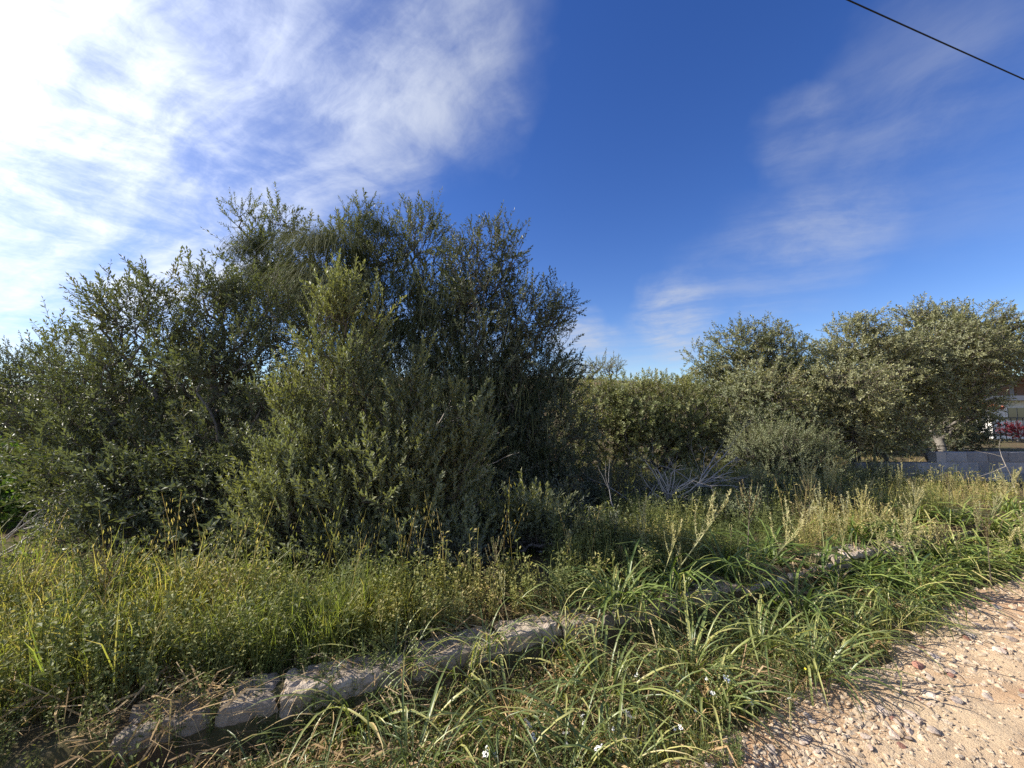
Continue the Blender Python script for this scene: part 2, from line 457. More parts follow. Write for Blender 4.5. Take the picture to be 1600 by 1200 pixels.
def ground_mat():
    m, t, b = bsdf_mat('soil')
    pos = t.node('ShaderNodeNewGeometry').outputs['Position']
    n1 = t.noise(pos, 1.2, 8, 0.65); n2 = t.noise(pos, 22, 6, 0.7)
    col = t.mix(t.mapr(n1, 0.35, 0.65), (0.11, 0.075, 0.045), (0.085, 0.085, 0.035))
    col = t.mix(t.mapr(n2, 0.5, 0.72, 0, 0.8), col, (0.24, 0.18, 0.11))
    t.put(b, 'Base Color', col); t.put(b, 'Roughness', 1.0); t.put(b, 'Specular IOR Level', 0.1)
    bp = t.node('ShaderNodeBump', ins={'Strength': 0.8, 'Distance': 0.03, 'Height': n2})
    t.l.new(bp.outputs[0], b.inputs['Normal'])
    return m
def road_mat():
    m, t, b = bsdf_mat('track_earth')
    pos = t.node('ShaderNodeNewGeometry').outputs['Position']
    mp = t.node('ShaderNodeMapping', ins={0: pos}); mp.inputs['Rotation'].default_value = (0, 0, rad(-24)); mp.inputs['Scale'].default_value = (0.5, 1.5, 1)
    n1 = t.noise(mp.outputs[0], 1.0, 8, 0.62, 0.4); n2 = t.noise(pos, 34, 7, 0.75); n3 = t.noise(mp.outputs[0], 0.9, 4, 0.5, 0.2)
    col = t.mix(t.mapr(n1, 0.4, 0.6), (0.57, 0.43, 0.275), (0.48, 0.32, 0.19))
    rr = t.mapr(n3, 0.5, 0.64, 0, 0.7)
    col = t.mix(rr, col, (0.38, 0.17, 0.085))
    col = t.mix(t.mapr(n2, 0.54, 0.76, 0, 0.7), col, (0.62, 0.51, 0.38))
    col = t.mix(t.mapr(t.noise(pos, 60, 4, 0.7), 0.55, 0.75, 0, 0.6), col, (0.3, 0.2, 0.13))
    t.put(b, 'Base Color', col); t.put(b, 'Roughness', 1.0); t.put(b, 'Specular IOR Level', 0.1)
    h = t.math('ADD', n2, t.math('MULTIPLY', t.noise(pos, 110, 3, 0.6), 0.5))
    bp = t.node('ShaderNodeBump', ins={'Strength': 1.0, 'Distance': 0.014, 'Height': h})
    t.l.new(bp.outputs[0], b.inputs['Normal'])
    return m
def hill_mat():
    m, t, b = bsdf_mat('hill_scrub')
    pos = t.node('ShaderNodeNewGeometry').outputs['Position']
    n1 = t.noise(pos, 0.08, 8, 0.7); n2 = t.noise(pos, 0.7, 5, 0.7)
    col = t.mix(t.mapr(n1, 0.4, 0.6), (0.23, 0.15, 0.07), (0.09, 0.11, 0.045))
    col = t.mix(t.mapr(n2, 0.5, 0.62, 0, 0.9), col, (0.07, 0.09, 0.035))
    t.put(b, 'Base Color', col); t.put(b, 'Roughness', 1.0)
    return m

# ------------------------------------------------------------------ ground
K0 = np.array([-1.4, 1.80]); KA = math.atan(0.447)
KU = np.array([cos(KA), sin(KA)]); KN = np.array([-sin(KA), cos(KA)])
def kn(x, y):        # distance behind the kerb line (positive on the field side)
    return (x - K0[0]) * KN[0] + (y - K0[1]) * KN[1]
def ks(x, y):
    return (x - K0[0]) * KU[0] + (y - K0[1]) * KU[1]
def sm(v, a, b):
    t = np.clip((v - a) / (b - a), 0, 1); return t * t * (3 - 2 * t)
def edge(s):
    return np.minimum(-0.80 + 0.077 * (s - 1.9), -0.34)
def ground_z(x, y):
    n = kn(x, y)
    E = edge(ks(x, y))
    z = 0.21 * sm(n, -0.10, 0.06) + 0.05 * sm(n - E, -0.1, 0.4)
    z = z + 0.05 * (fbm(x, y, 1.4, 4, 3) - 0.5) * sm(n, -0.3, 0.4) + 0.02 * (fbm(x, y, 5, 3, 9) - 0.5)
    z = z - 0.05 * sm(E - n, 0.0, 0.25)
    return z
def road_z(x, y):
    n = kn(x, y)
    w = (fbm(x, y, 1.6, 4, 21) - 0.5) * 0.35
    e = edge(ks(x, y)) + w
    rut = -0.03 * np.exp(-((n + 1.55) / 0.2) ** 2) - 0.03 * np.exp(-((n + 3.2) / 0.2) ** 2)
    z = 0.012 + rut + 0.05 * (fbm(x, y, 1.1, 3, 31) - 0.5) + 0.045 * (fbm(x, y, 5, 4, 41) - 0.5) + 0.014 * (fbm(x, y, 35, 2, 51) - 0.5)
    return z - 0.12 * sm(n, e - 0.02, e + 0.22) - 0.15 * sm(-n, 4.3, 4.8)

def axis(lo, hi, a, b, step):
    c = list(np.arange(a, b, step)); s = step; x = b
    while x < hi: c.append(x); s *= 1.16; x += s
    c.append(hi)
    s = step; x = a - step
    while x > lo: c.insert(0, x); s *= 1.16; x -= s
    c.insert(0, lo)
    return np.array(c)
def sheet(name, X, Y, zf, mat, to_world=None, smooth=True):
    gx, gy = np.meshgrid(X, Y, indexing='ij')
    if to_world: wx, wy = to_world(gx, gy)
    else: wx, wy = gx, gy
    V = np.stack([wx, wy, zf(wx, wy)], -1).reshape(-1, 3)
    nx, ny = gx.shape
    i = np.arange(nx - 1)[:, None] * ny + np.arange(ny - 1)[None]
    Q = np.stack([i, i + ny, i + ny + 1, i + 1], -1).reshape(-1, 4)
    return link(name, raw_mesh(name, V, [Q], [mat], smooth=smooth))
g = sheet('ground', axis(-900, 900, -4, 9, 0.05), axis(-60, 1500, 0.2, 7, 0.05), ground_z, ground_mat())
tag(g, 'brown soil under the scrub and grass', kind='structure')
r = sheet('dirt_track', np.arange(-7, 16, 0.03), np.arange(-4.8, -0.1, 0.03), road_z, road_mat(),
          lambda s, n: (K0[0] + s * KU[0] + n * KN[0], K0[1] + s * KU[1] + n * KN[1]))
tag(r, 'orange stony earth of the dirt track', kind='structure')

def hill_z(x, y):
    t = np.clip((y - 90) / 160.0, 0, 1)
    h = 25 + 4.5 * np.sin(x / 60.0 + 1.9) + 5 * (fbm(x, y, 0.02, 4, 5) - 0.5)
    return -1.5 + np.sin(t * pi / 2) ** 1.3 * h * (0.82 + 0.02 * 0) + 1.6 * (fbm(x, y, 0.25, 4, 8) - 0.5)
h = sheet('hill', np.linspace(-500, 600, 240), np.linspace(90, 330, 70), hill_z, hill_mat())
tag(h, 'low hill of brown and green scrub on the horizon', kind='structure')

# ------------------------------------------------------------------ twig templates
def twig(L=0.3, pairs=11, leafL=0.045, leafW=0.012, spread=45, bend=0.15, stem_r=0.0016, start=0.15, seed=0):
    r = np.random.default_rng(seed)
    s = Shape()
    bx, by = r.normal(0, bend, 2)
    P = lambda t: np.array([bx * L * t * t, by * L * t * t, L * t])
    s.tube([P(0), P(0.5), P(1)], [stem_r * 1.3, stem_r, stem_r * 0.5], 3, m=1)
    for i in range(pairs):
        t = start + (1 - start) * (i + 0.5) / pairs
        az = i * pi / 2 + r.normal(0, 0.35)
        for sgn in (0, pi):
            if r.random() < 0.07: continue
            a = az + sgn; el = rad(90 - spread + r.normal(0, 12))
            d = np.array([cos(a) * cos(el), sin(a) * cos(el), sin(el)])
            side = np.array([-sin(a), cos(a), 0]) + r.normal(0, 0.35, 3)
            k = (0.75 + 0.5 * r.random()) * (1 - 0.35 * abs(2 * t - 1) ** 3)
            s.leaf(P(t), d, side, leafL * k, leafW * (0.8 + 0.4 * r.random()))
    s.leaf(P(1), np.array([bx, by, 1]) + r.normal(0, 0.1, 3), np.array([1, 0.2, 0]), leafL * 0.8, leafW)
    return s.done()
T_OLIVE = [twig(0.27, 11, 0.052, 0.0155, 42, seed=i) for i in range(4)] + [twig(0.2, 7, 0.062, 0.02, 50, 0.3, seed=6), twig(0.34, 6, 0.045, 0.014, 40, 0.4, seed=7), twig(0.16, 9, 0.04, 0.014, 60, 0.3, seed=8)]
T_SHOOT = [twig(0.34, 14, 0.054, 0.0185, 34, 0.1, seed=10 + i) for i in range(5)]
T_FAR = [twig(0.36, 9, 0.062, 0.021, 48, 0.2, 0.003, seed=20 + i) for i in range(4)]
T_PUFF = [twig(0.24, 8, 0.058, 0.024, 58, 0.3, 0.003, seed=60 + i) for i in range(5)]
T_ROS = [twig(0.17, 8, 0.045, 0.02, 55, 0.2, 0.002, 0.3, seed=30 + i) for i in range(4)]
T_SMALL = [twig(0.22, 10, 0.026, 0.012, 50, 0.25, 0.0014, seed=40 + i) for i in range(4)]

# ------------------------------------------------------------------ trees
def skeleton(roots, guide, pts):
    N = [np.asarray(r, float) for r in roots]; par = [-1] * len(N); path = [0.0] * len(N)
    R0 = np.array(N)
    allp = np.concatenate([guide, pts]) if len(guide) else pts
    dist = np.min(np.linalg.norm(allp[:, None] - R0[None], axis=2), axis=1)
    order = np.argsort(dist)
    A = np.zeros((len(N) + len(allp), 3)); A[:len(N)] = R0
    PL = np.zeros(len(A)); parent = np.full(len(A), -1)
    k = len(N)
    for i in order:
        p = allp[i]
        d = np.linalg.norm(A[:k] - p, axis=1)
        dz = p[2] - A[:k, 2]
        c = d * (1 + 0.9 * np.clip(-dz / (d + 1e-6), 0, 1)) + 0.22 * PL[:k]
        j = int(np.argmin(c))
        A[k] = p; PL[k] = PL[j] + d[j]; parent[k] = j; k += 1
    cnt = np.ones(len(A))
    for i in range(len(A) - 1, len(N) - 1, -1): cnt[parent[i]] += cnt[i]
    return A, parent, cnt, len(N)

def tubes(A, B, ra, rb, k):
    n = len(A)
    fr = frames(B - A, np.zeros(n))
    an = np.arange(k) * 2 * pi / k
    ring = np.stack([np.cos(an), np.sin(an), 0 * an], 1)
    r = np.einsum('mij,kj->mki', fr, ring)
    V = np.concatenate([A[:, None] + r * ra[:, None, None], B[:, None] + r * rb[:, None, None]], 1).reshape(-1, 3)
    j = np.arange(k); q = np.stack([j, (j + 1) % k, (j + 1) % k + k, j + k], 1)
    Q = (q[None] + (np.arange(n) * 2 * k)[:, None, None]).reshape(-1, 4)
    return V, Q

def tree(name, label, cat, bases, clumps, n_twigs, temps, mat, depth, group=None, up=0.55, out=0.6, scale=1.0, twig_r=0.0022,
         wander=0.3, shell=0.45, bark='bark', tint=0.0, deep=0.85):
    """clumps: (px, py, rx, ry[, depth offset]) in photograph pixels at the tree's distance; bases: ground points"""
    cs, rs = [], []
    for c in clumps:
        dd = depth + (c[4] if len(c) > 4 else 0)
        cs.append(D(c[0], c[1], dd)); rs.append([c[2] * dd / F, 0, c[3] * dd / F])
    cs = np.array(cs); rs = np.array(rs); rs[:, 1] = (rs[:, 0] + rs[:, 2]) / 2 * deep
    w = (rs[:, 0] * rs[:, 2] * rs[:, 1]) ** 0.72; w /= w.sum()
    ci = RNG.choice(len(cs), n_twigs, p=w)
    v = RNG.normal(0, 1, (n_twigs, 3)); v /= np.linalg.norm(v, axis=1, keepdims=True)
    v *= (RNG.random(n_twigs) ** shell)[:, None]
    v *= (1 + RNG.normal(0, 0.07, n_twigs))[:, None]
    pts = cs[ci] + v * rs[ci]
    nsub = max(3, n_twigs // 13)
    sub = RNG.integers(0, n_twigs, nsub)
    inb = RNG.random(n_twigs) < 0.7
    own = RNG.integers(0, nsub, n_twigs)
    sg = (0.35 + 0.65 * RNG.random(nsub)) * 0.019 * depth ** 0.9 * (1.6 if depth > 7 else 1.25)
    g3 = RNG.normal(0, 1, (n_twigs, 3)) * sg[own][:, None] * np.array([1, 1, 1.25])
    pts[inb] = (pts[sub][own] + g3)[inb]
    keep = np.linalg.norm((pts[:, None] - cs[None]) / (rs[None] + 0.02), axis=2).min(1) < 1.3
    pts = pts[keep]; n_twigs = len(pts)
    bases = np.array(bases, float)
    gz = ground_z(pts[:, 0], pts[:, 1]) + 0.06
    pts[:, 2] = np.maximum(pts[:, 2], gz + RNG.random(n_twigs) * 0.15)
    guide = []
    for i in range(len(cs)):
        b = bases[np.argmin(np.linalg.norm(bases - cs[i], axis=1))]
        for t in (0.2, 0.4, 0.6, 0.8):
            lift = sin(t * pi) * 0.12 * np.linalg.norm(cs[i] - b)
            guide.append(b + (cs[i] - b) * t + np.array([0, 0, lift * 0.5]) + RNG.normal(0, 0.05, 3))
    A, parent, cnt, n0 = skeleton(bases, np.array(guide), pts)
    root = bases[0]
    idx = np.arange(n0, len(A)); pa = parent[idx]
    ra = twig_r * np.maximum(cnt[pa], 1) ** 0.44; rb = twig_r * cnt[idx] ** 0.44
    ra = np.minimum(ra, rb * 1.8)
    e = empty(name, root, label, cat, group)
    big = rb > twig_r * 3.2
    origin = np.arange(len(A))
    for i in range(n0, len(A)): origin[i] = origin[parent[i]]
    for st in range(n0):
        sel = big & (origin[idx] == st)
        if not sel.any(): continue
        V, Q = tubes(A[pa[sel]] - root, A[idx[sel]] - root, ra[sel], rb[sel], 7)
        link('trunk', raw_mesh('trunk', V, [Q], [M[bark]], smooth=True), e)
    sm_ = ~big
    V, Q = tubes(A[pa[sm_]] - root, A[idx[sm_]] - root, ra[sm_], rb[sm_], 3)
    # leafy shoots
    tips = A[idx]; bd = tips - A[pa]; bd /= np.linalg.norm(bd, axis=1, keepdims=True) + 1e-9
    ctr = np.average(cs, axis=0, weights=w)
    near = cs[np.argmin(np.linalg.norm((tips[:, None] - cs[None]) / (rs[None] + 1e-3), axis=2), axis=1)]
    od = tips - near; od /= np.linalg.norm(od, axis=1, keepdims=True) + 1e-9
    dr = bd * 0.35 + od * out + np.array([0, 0, up]) + RNG.normal(0, wander, tips.shape)
    leafy = np.linalg.norm((tips[:, None] - cs[None]) / (rs[None] + 1e-3), axis=2).min(1) < 1.25
    tips, dr = tips[leafy], dr[leafy]
    rn = np.clip(0.42 + tint + (fbm(tips[:, 0] + tips[:, 2] * 0.7, tips[:, 1] + tips[:, 2], 1.6, 3, 17) - 0.5) * 0.9 + RNG.normal(0, 0.1, len(tips)), 0, 1)
    sc = scale * (0.6 + 0.75 * RNG.random(len(tips)))
    P = scatter(temps, tips - root, frames(dr), sc, rn, 0.35)
    Vb = [V, Q, np.zeros((0, 3), int), np.ones(len(Q), int), np.zeros(0, int), RNG.random(len(Q)), np.zeros(0)]
    P = merge([P, Vb])
    cr = link('crown', bulk_mesh('crown', P, [M[mat], M['twig']]), e)
    cr['kind'] = 'stuff'
    return e

def gp(px, depth, dz=-0.03):
    p = D(px, 700, depth); p[2] = float(ground_z(p[0], p[1])) + dz
    return p

# left airy wild olive
tree('wild_olive', 'wide airy wild olive shrub at the left with see-through grey-green branches', 'tree',
     [gp(270, 4.7), gp(330, 4.6)],
     [(150, 640, 100, 110), (250, 560, 110, 95), (200, 500, 50, 50), (290, 470, 55, 45), (330, 450, 30, 35), (360, 580, 100, 110), (140, 480, 18, 10), (170, 500, 25, 18), (100, 700, 75, 80),
      (220, 740, 130, 95, -0.2), (380, 720, 110, 110, -0.3), (230, 840, 120, 45, -0.4), (400, 830, 90, 60, -0.4), (420, 500, 60, 70, 0.2), (160, 855, 90, 35, -1.0), (300, 865, 90, 35, -1.1), (420, 870, 70, 28, -1.0), (200, 780, 100, 60, -0.6), (340, 760, 90, 60, -0.6), (140, 800, 50, 40)],
     5000, T_OLIVE, 'olive', 4.6, up=0.55, wander=0.33, shell=0.5, tint=-0.1)
# tall back olive whose shoots reach highest
tree('wild_olive', 'tallest wild olive, its twiggy top rising behind the pale young shoots', 'tree',
     [gp(560, 6.2), gp(500, 6.1)],
     [(545, 400, 50, 55), (560, 345, 18, 28), (590, 400, 55, 50), (650, 385, 45, 45), (672, 350, 14, 26), (500, 470, 60, 70), (600, 480, 80, 80),
      (380, 345, 24, 26), (440, 355, 26, 30), (410, 400, 45, 40), (460, 390, 40, 40), (690, 470, 70, 80), (540, 560, 90, 90), (650, 600, 90, 110), (440, 480, 55, 60), (580, 730, 120, 90)],
     5200, T_OLIVE, 'olive', 6.1, up=0.7, wander=0.3, tint=0.0)
# right dark olive
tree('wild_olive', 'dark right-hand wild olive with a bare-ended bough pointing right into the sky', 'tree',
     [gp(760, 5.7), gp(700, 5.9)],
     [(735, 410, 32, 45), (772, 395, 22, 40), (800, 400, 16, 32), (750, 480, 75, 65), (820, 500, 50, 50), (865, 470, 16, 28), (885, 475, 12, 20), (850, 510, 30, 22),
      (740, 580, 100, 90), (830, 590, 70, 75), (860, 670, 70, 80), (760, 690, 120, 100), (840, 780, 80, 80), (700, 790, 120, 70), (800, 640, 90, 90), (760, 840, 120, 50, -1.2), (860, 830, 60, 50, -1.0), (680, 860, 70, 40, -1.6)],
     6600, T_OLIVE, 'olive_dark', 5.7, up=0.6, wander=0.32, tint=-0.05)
# front young olive
tree('young_olive', 'pale young olive shrub with upright leafy shoots in front of the tall trees', 'shrub',
     [gp(560, 3.6), gp(610, 3.6), gp(520, 3.7)],
     [(540, 490, 16, 45), (592, 515, 12, 38), (505, 540, 22, 42), (465, 630, 28, 50), (540, 600, 50, 70), (630, 660, 38, 45), (705, 660, 8, 30), (652, 610, 10, 34),
      (600, 730, 85, 60), (480, 720, 65, 60), (700, 730, 45, 25), (735, 710, 26, 16), (760, 655, 10, 8), (715, 620, 6, 18), (560, 780, 120, 60), (660, 780, 90, 50), (450, 790, 75, 55), (620, 850, 110, 30), (560, 885, 110, 22, -0.2), (720, 860, 60, 28, -0.1), (730, 665, 25, 16), (745, 700, 25, 14)],
     3000, T_SHOOT, 'olive_light', 3.6, scale=0.85, up=1.0, out=0.35, wander=0.22, shell=0.5, tint=0.08, deep=0.8)
# small low one to the right of the front olive
tree('young_olive', 'small low olive sprout with pale leaf tips beside the shaded verge', 'shrub',
     [gp(790, 4.0)], [(790, 860, 40, 22), (830, 850, 40, 22), (850, 815, 14, 20), (760, 880, 30, 15)],
     230, T_SHOOT, 'olive_light', 4.0, up=0.9, out=0.4, wander=0.25, tint=0.05)
# far left group
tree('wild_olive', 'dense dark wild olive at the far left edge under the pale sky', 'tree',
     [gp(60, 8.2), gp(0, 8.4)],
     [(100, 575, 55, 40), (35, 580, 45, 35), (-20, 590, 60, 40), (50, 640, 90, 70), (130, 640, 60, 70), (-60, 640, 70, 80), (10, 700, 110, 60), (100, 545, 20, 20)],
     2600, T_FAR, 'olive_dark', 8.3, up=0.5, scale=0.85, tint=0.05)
tree('leafy_shrub', 'bright green leafy shrub in sun below the far left olive', 'shrub',
     [gp(40, 5.0)], [(30, 745, 60, 30), (70, 770, 50, 36), (-30, 750, 60, 40), (40, 790, 80, 34)],
     1500, T_ROS, 'bright', 5.0, up=0.7, scale=1.15, tint=0.05)
# lentisk mass in the middle distance
tree('mastic_shrub', 'large rounded mastic shrub with tight leaf rosettes right of the dark olive', 'shrub',
     [gp(960, 7.6), gp(1030, 7.6)],
     [(930, 640, 50, 40), (1000, 640, 60, 42), (1060, 650, 55, 45), (950, 690, 60, 40), (1020, 700, 70, 35), (900, 680, 30, 50), (1080, 700, 45, 30)],
     3600, T_ROS, 'lentisk', 7.6, up=0.45, out=0.9, scale=1.0, shell=0.3, tint=0.05)
tree('mastic_shrub', 'brownish mastic shrub farther back against the hill line', 'shrub',
     [gp(1080, 9.6), gp(980, 9.8)],
     [(960, 625, 60, 25), (1040, 618, 55, 25), (1110, 620, 60, 30), (1160, 650, 60, 35), (1100, 660, 60, 30), (900, 620, 30, 22), (1170, 620, 40, 30)],
     2300, T_ROS, 'lentisk', 9.6, up=0.45, out=0.9, scale=1.2, shell=0.3, tint=0.28)
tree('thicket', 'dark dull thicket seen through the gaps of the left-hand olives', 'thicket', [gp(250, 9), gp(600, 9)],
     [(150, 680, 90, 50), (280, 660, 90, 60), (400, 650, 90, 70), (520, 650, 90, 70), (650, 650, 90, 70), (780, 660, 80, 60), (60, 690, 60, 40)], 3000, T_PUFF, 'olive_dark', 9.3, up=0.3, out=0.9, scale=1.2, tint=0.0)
# right olives
tree('olive_tree', 'round-topped olive with a side spray on its left, nearest the mastic shrub', 'tree',
     [gp(1190, 8.7), gp(1220, 8.8)],
     [(1170, 680, 60, 35, -1.2), (1240, 680, 60, 35, -1.2), (1200, 620, 60, 40, -1.0), (1152, 542, 36, 30), (1215, 552, 42, 34), (1180, 590, 70, 50), (1245, 610, 35, 40), (1092, 565, 13, 20), (1110, 585, 20, 10), (1210, 650, 80, 50), (1135, 640, 45, 35), (1200, 520, 22, 16)],
     4300, T_PUFF, 'olive', 8.7, wander=0.5, up=0.3, out=0.9, scale=0.95, shell=0.35, tint=0.28)
tree('olive_tree', 'middle olive of the right-hand row with yellow-green billowing crown', 'tree',
     [gp(1340, 9.0), gp(1380, 9.1)],
     [(1390, 670, 40, 28, -0.9), (1330, 670, 45, 30, -1.2), (1330, 610, 60, 40, -1.1), (1345, 540, 46, 34), (1390, 700, 35, 12, -.4), (1310, 580, 40, 45), (1380, 580, 65, 50), (1330, 620, 70, 45), (1300, 660, 60, 40), (1400, 640, 45, 45), (1350, 510, 25, 18)],
     4500, T_PUFF, 'olive_grey', 8.9, wander=0.5, up=0.3, out=0.9, scale=0.95, shell=0.35, tint=0.1)
tree('olive_tree', 'large grey spreading olive with forked trunk behind the block wall', 'tree',
     [gp(1462, 9.8), gp(1452, 9.8)],
     [(1440, 515, 42, 34), (1520, 512, 55, 30), (1590, 535, 38, 22), (1430, 570, 45, 45), (1500, 570, 70, 45), (1572, 572, 44, 24), (1650, 545, 40, 20),
      (1450, 600, 55, 38, -1.0), (1520, 635, 35, 22, -.5), (1500, 550, 60, 40, -1.0), (1445, 495, 22, 10), (1415, 690, 30, 14, -.6), (1475, 665, 22, 18)],
     5000, T_PUFF, 'olive_grey', 9.9, wander=0.5, up=0.3, out=0.9, scale=1.0, shell=0.38, tint=-0.12)
tree('leafy_shrub', 'dark glossy green shrub behind the block wall below the grey olive', 'shrub',
     [gp(1510, 10.6)], [(1505, 668, 30, 34), (1530, 684, 18, 18), (1480, 685, 25, 18)], 800, T_ROS, 'olive_dark', 10.6, tint=-0.2, scale=1.2)
tree('leafy_shrub', 'pale silvery green shrub in front of the right-hand olives', 'shrub',
     [gp(1250, 6.6), gp(1300, 6.6)],
     [(1220, 715, 60, 38), (1280, 725, 42, 36), (1180, 705, 35, 25), (1250, 755, 60, 28), (1330, 765, 30, 18), (1205, 690, 18, 16), (1265, 690, 14, 14)],
     2600, T_SMALL, 'shrub_light', 6.6, up=0.8, out=0.6, scale=1.0, shell=0.4, tint=0.05)
tree('leafy_shrub', 'low golden-green shrub touching the left end of the block wall', 'shrub',
     [gp(1375, 7.2)], [(1375, 745, 18, 18), (1385, 765, 16, 16)], 260, T_SMALL, 'shrub_light', 7.2, up=0.9, tint=0.35)
tree('thin_tree', 'small thin-crowned tree on the skyline above the mastic shrub', 'tree',
     [gp(935, 26)], [(915, 580, 16, 8), (945, 573, 20, 9), (958, 582, 12, 7)], 240, T_FAR, 'olive_grey', 26, up=0.5, scale=1.6, twig_r=0.012)
tree('wild_olive', 'dull scrubby tree filling the gap behind the nearest right-hand olives', 'tree', [gp(1250, 14), gp(1150, 14)],
     [(1120, 625, 70, 30), (1220, 630, 80, 45), (1310, 640, 80, 45), (1180, 670, 90, 25), (1300, 680, 80, 18)], 2600, T_PUFF, 'olive_dark', 14, up=0.3, out=0.9, scale=1.5, tint=0.2)
tree('wild_olive', 'dull scrubby tree filling the gap left of the white house', 'tree', [gp(1420, 15)],
     [(1390, 640, 50, 40), (1440, 640, 50, 40), (1490, 620, 45, 45), (1400, 670, 40, 18), (1490, 665, 30, 20)], 2000, T_PUFF, 'olive_dark', 15, up=0.3, out=0.9, scale=1.5, tint=0.1)
# dark low understorey in the shade between the trees and the verge
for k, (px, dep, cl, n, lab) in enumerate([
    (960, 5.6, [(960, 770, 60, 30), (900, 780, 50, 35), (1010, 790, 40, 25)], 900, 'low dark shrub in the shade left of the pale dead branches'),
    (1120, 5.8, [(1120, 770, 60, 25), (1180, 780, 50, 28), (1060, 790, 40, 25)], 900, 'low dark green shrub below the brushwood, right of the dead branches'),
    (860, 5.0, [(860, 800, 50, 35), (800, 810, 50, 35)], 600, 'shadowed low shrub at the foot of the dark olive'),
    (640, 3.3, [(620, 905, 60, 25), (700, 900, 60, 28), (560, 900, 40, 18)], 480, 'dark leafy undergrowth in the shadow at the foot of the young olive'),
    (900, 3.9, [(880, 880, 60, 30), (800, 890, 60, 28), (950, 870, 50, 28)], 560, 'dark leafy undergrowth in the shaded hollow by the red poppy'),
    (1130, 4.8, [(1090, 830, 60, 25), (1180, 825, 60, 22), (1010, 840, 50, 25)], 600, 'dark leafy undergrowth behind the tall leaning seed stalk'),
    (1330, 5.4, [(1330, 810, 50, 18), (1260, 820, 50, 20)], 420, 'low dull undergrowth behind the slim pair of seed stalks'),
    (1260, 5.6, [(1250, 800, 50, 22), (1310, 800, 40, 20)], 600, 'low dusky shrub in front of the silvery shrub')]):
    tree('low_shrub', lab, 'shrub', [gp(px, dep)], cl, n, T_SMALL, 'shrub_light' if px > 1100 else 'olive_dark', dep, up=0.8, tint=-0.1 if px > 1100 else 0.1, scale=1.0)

# ------------------------------------------------------------------ climbers: fine hanging green strands
def climber(label, clumps, depth, n, length, lean=(0, 0), spread=0.05, up=0.25, width=0.004, tint=0.0):
    S = Shape()
    c0 = D(clumps[0][0], clumps[0][1], depth)
    w = np.array([c[2] * c[3] for c in clumps], float); w /= w.sum()
    for _ in range(n):
        c = clumps[RNG.choice(len(clumps), p=w)]
        p = D(c[0] + RNG.normal(0, c[2] * 0.5), c[1] + RNG.normal(0, c[3] * 0.5), depth + (c[4] if len(c) > 4 else 0) + RNG.normal(0, 0.12)) - c0
        a = RNG.random() * 2 * pi; L = length * (0.5 + RNG.random() * 0.8)
        hx, hy = cos(a) * spread, sin(a) * spread
        hx += lean[0]; hy += lean[1]
        P = [p]; v = np.array([hx, hy, up]) ; v /= np.linalg.norm(v)
        for q in range(5):
            P.append(P[-1] + v * L / 5)
            v = v + np.array([RNG.normal(0, 0.1), RNG.normal(0, 0.1), -0.55]); v /= np.linalg.norm(v)
        sd = np.array([cos(a + 1.2), sin(a + 1.2), 0]) if RNG.random() < .5 else np.array([1, 0, 0])
        S.ribbon(P, [width] * 5, sd)
    e = empty('climbing_plant', c0, label, 'climber')
    S.done(); n_ = len(S.Q) + len(S.T)
    me = raw_mesh('strand', S.V, [S.Q, S.T], [M['strand']], np.concatenate([S.qm, S.tm]), np.clip(0.4 + tint + RNG.normal(0, 0.2, n_), 0, 1))
    o = link('strand', me, e); o['kind'] = 'stuff'
    return e
climber('dark tuft of fine strands on the top left bough of the tall olive', [(400, 385, 25, 12), (425, 425, 40, 16), (380, 455, 40, 10)], 5.9, 3000, 0.38, (-0.45, -0.1), 0.5, 0.3, tint=-0.4)
climber('small dark tuft of fine strands high on the tall olive', [(575, 350, 14, 16), (598, 362, 14, 8), (555, 400, 12, 30)], 5.8, 1000, 0.34, (0.1, -0.1), 0.5, 0.35, tint=-0.4)
climber('curtain of thin hanging strands on the left side of the tall olive', [(505, 385, 28, 16), (490, 440, 22, 30), (520, 470, 26, 30)], 5.6, 2600, 0.8, (0, -0.15), 0.25, 0.2, tint=0.3)
climber('curtain of thin hanging strands down the middle of the tall olive', [(620, 440, 40, 30), (600, 520, 40, 50), (680, 480, 40, 40), (700, 560, 40, 50)], 5.7, 1700, 0.8, (0, -0.1), 0.25, 0.1, tint=-0.1, width=0.0035)
climber('dark curtain of hanging strands over the right-hand wild olive', [(740, 560, 60, 50), (820, 620, 50, 60), (780, 690, 60, 60), (850, 700, 30, 60), (880, 600, 20, 30)], 5.5, 1700, 0.8, (0, -0.1), 0.25, 0.1, tint=-0.25, width=0.0032)

# ------------------------------------------------------------------ dead wood
def branchy(S, p, d, L, r, depth_, k=4, droop=0.0, m=0):
    P = [p]; v = d / np.linalg.norm(d)
    n = 4
    for i in range(n):
        v = v + RNG.normal(0, 0.13, 3) + np.array([0, 0, droop]); v /= np.linalg.norm(v)
        P.append(P[-1] + v * L / n)
    rs = np.linspace(r, r * 0.45, n + 1)
    S.tube(P, rs, k, m)
    if depth_ > 0:
        for _ in range(RNG.integers(2, 5)):
            i = RNG.integers(1, n + 1)
            d2 = v + RNG.normal(0, 0.6, 3)
            branchy(S, P[i], d2, L * (0.4 + 0.3 * RNG.random()), rs[i] * 0.65, depth_ - 1, 3, droop, m)

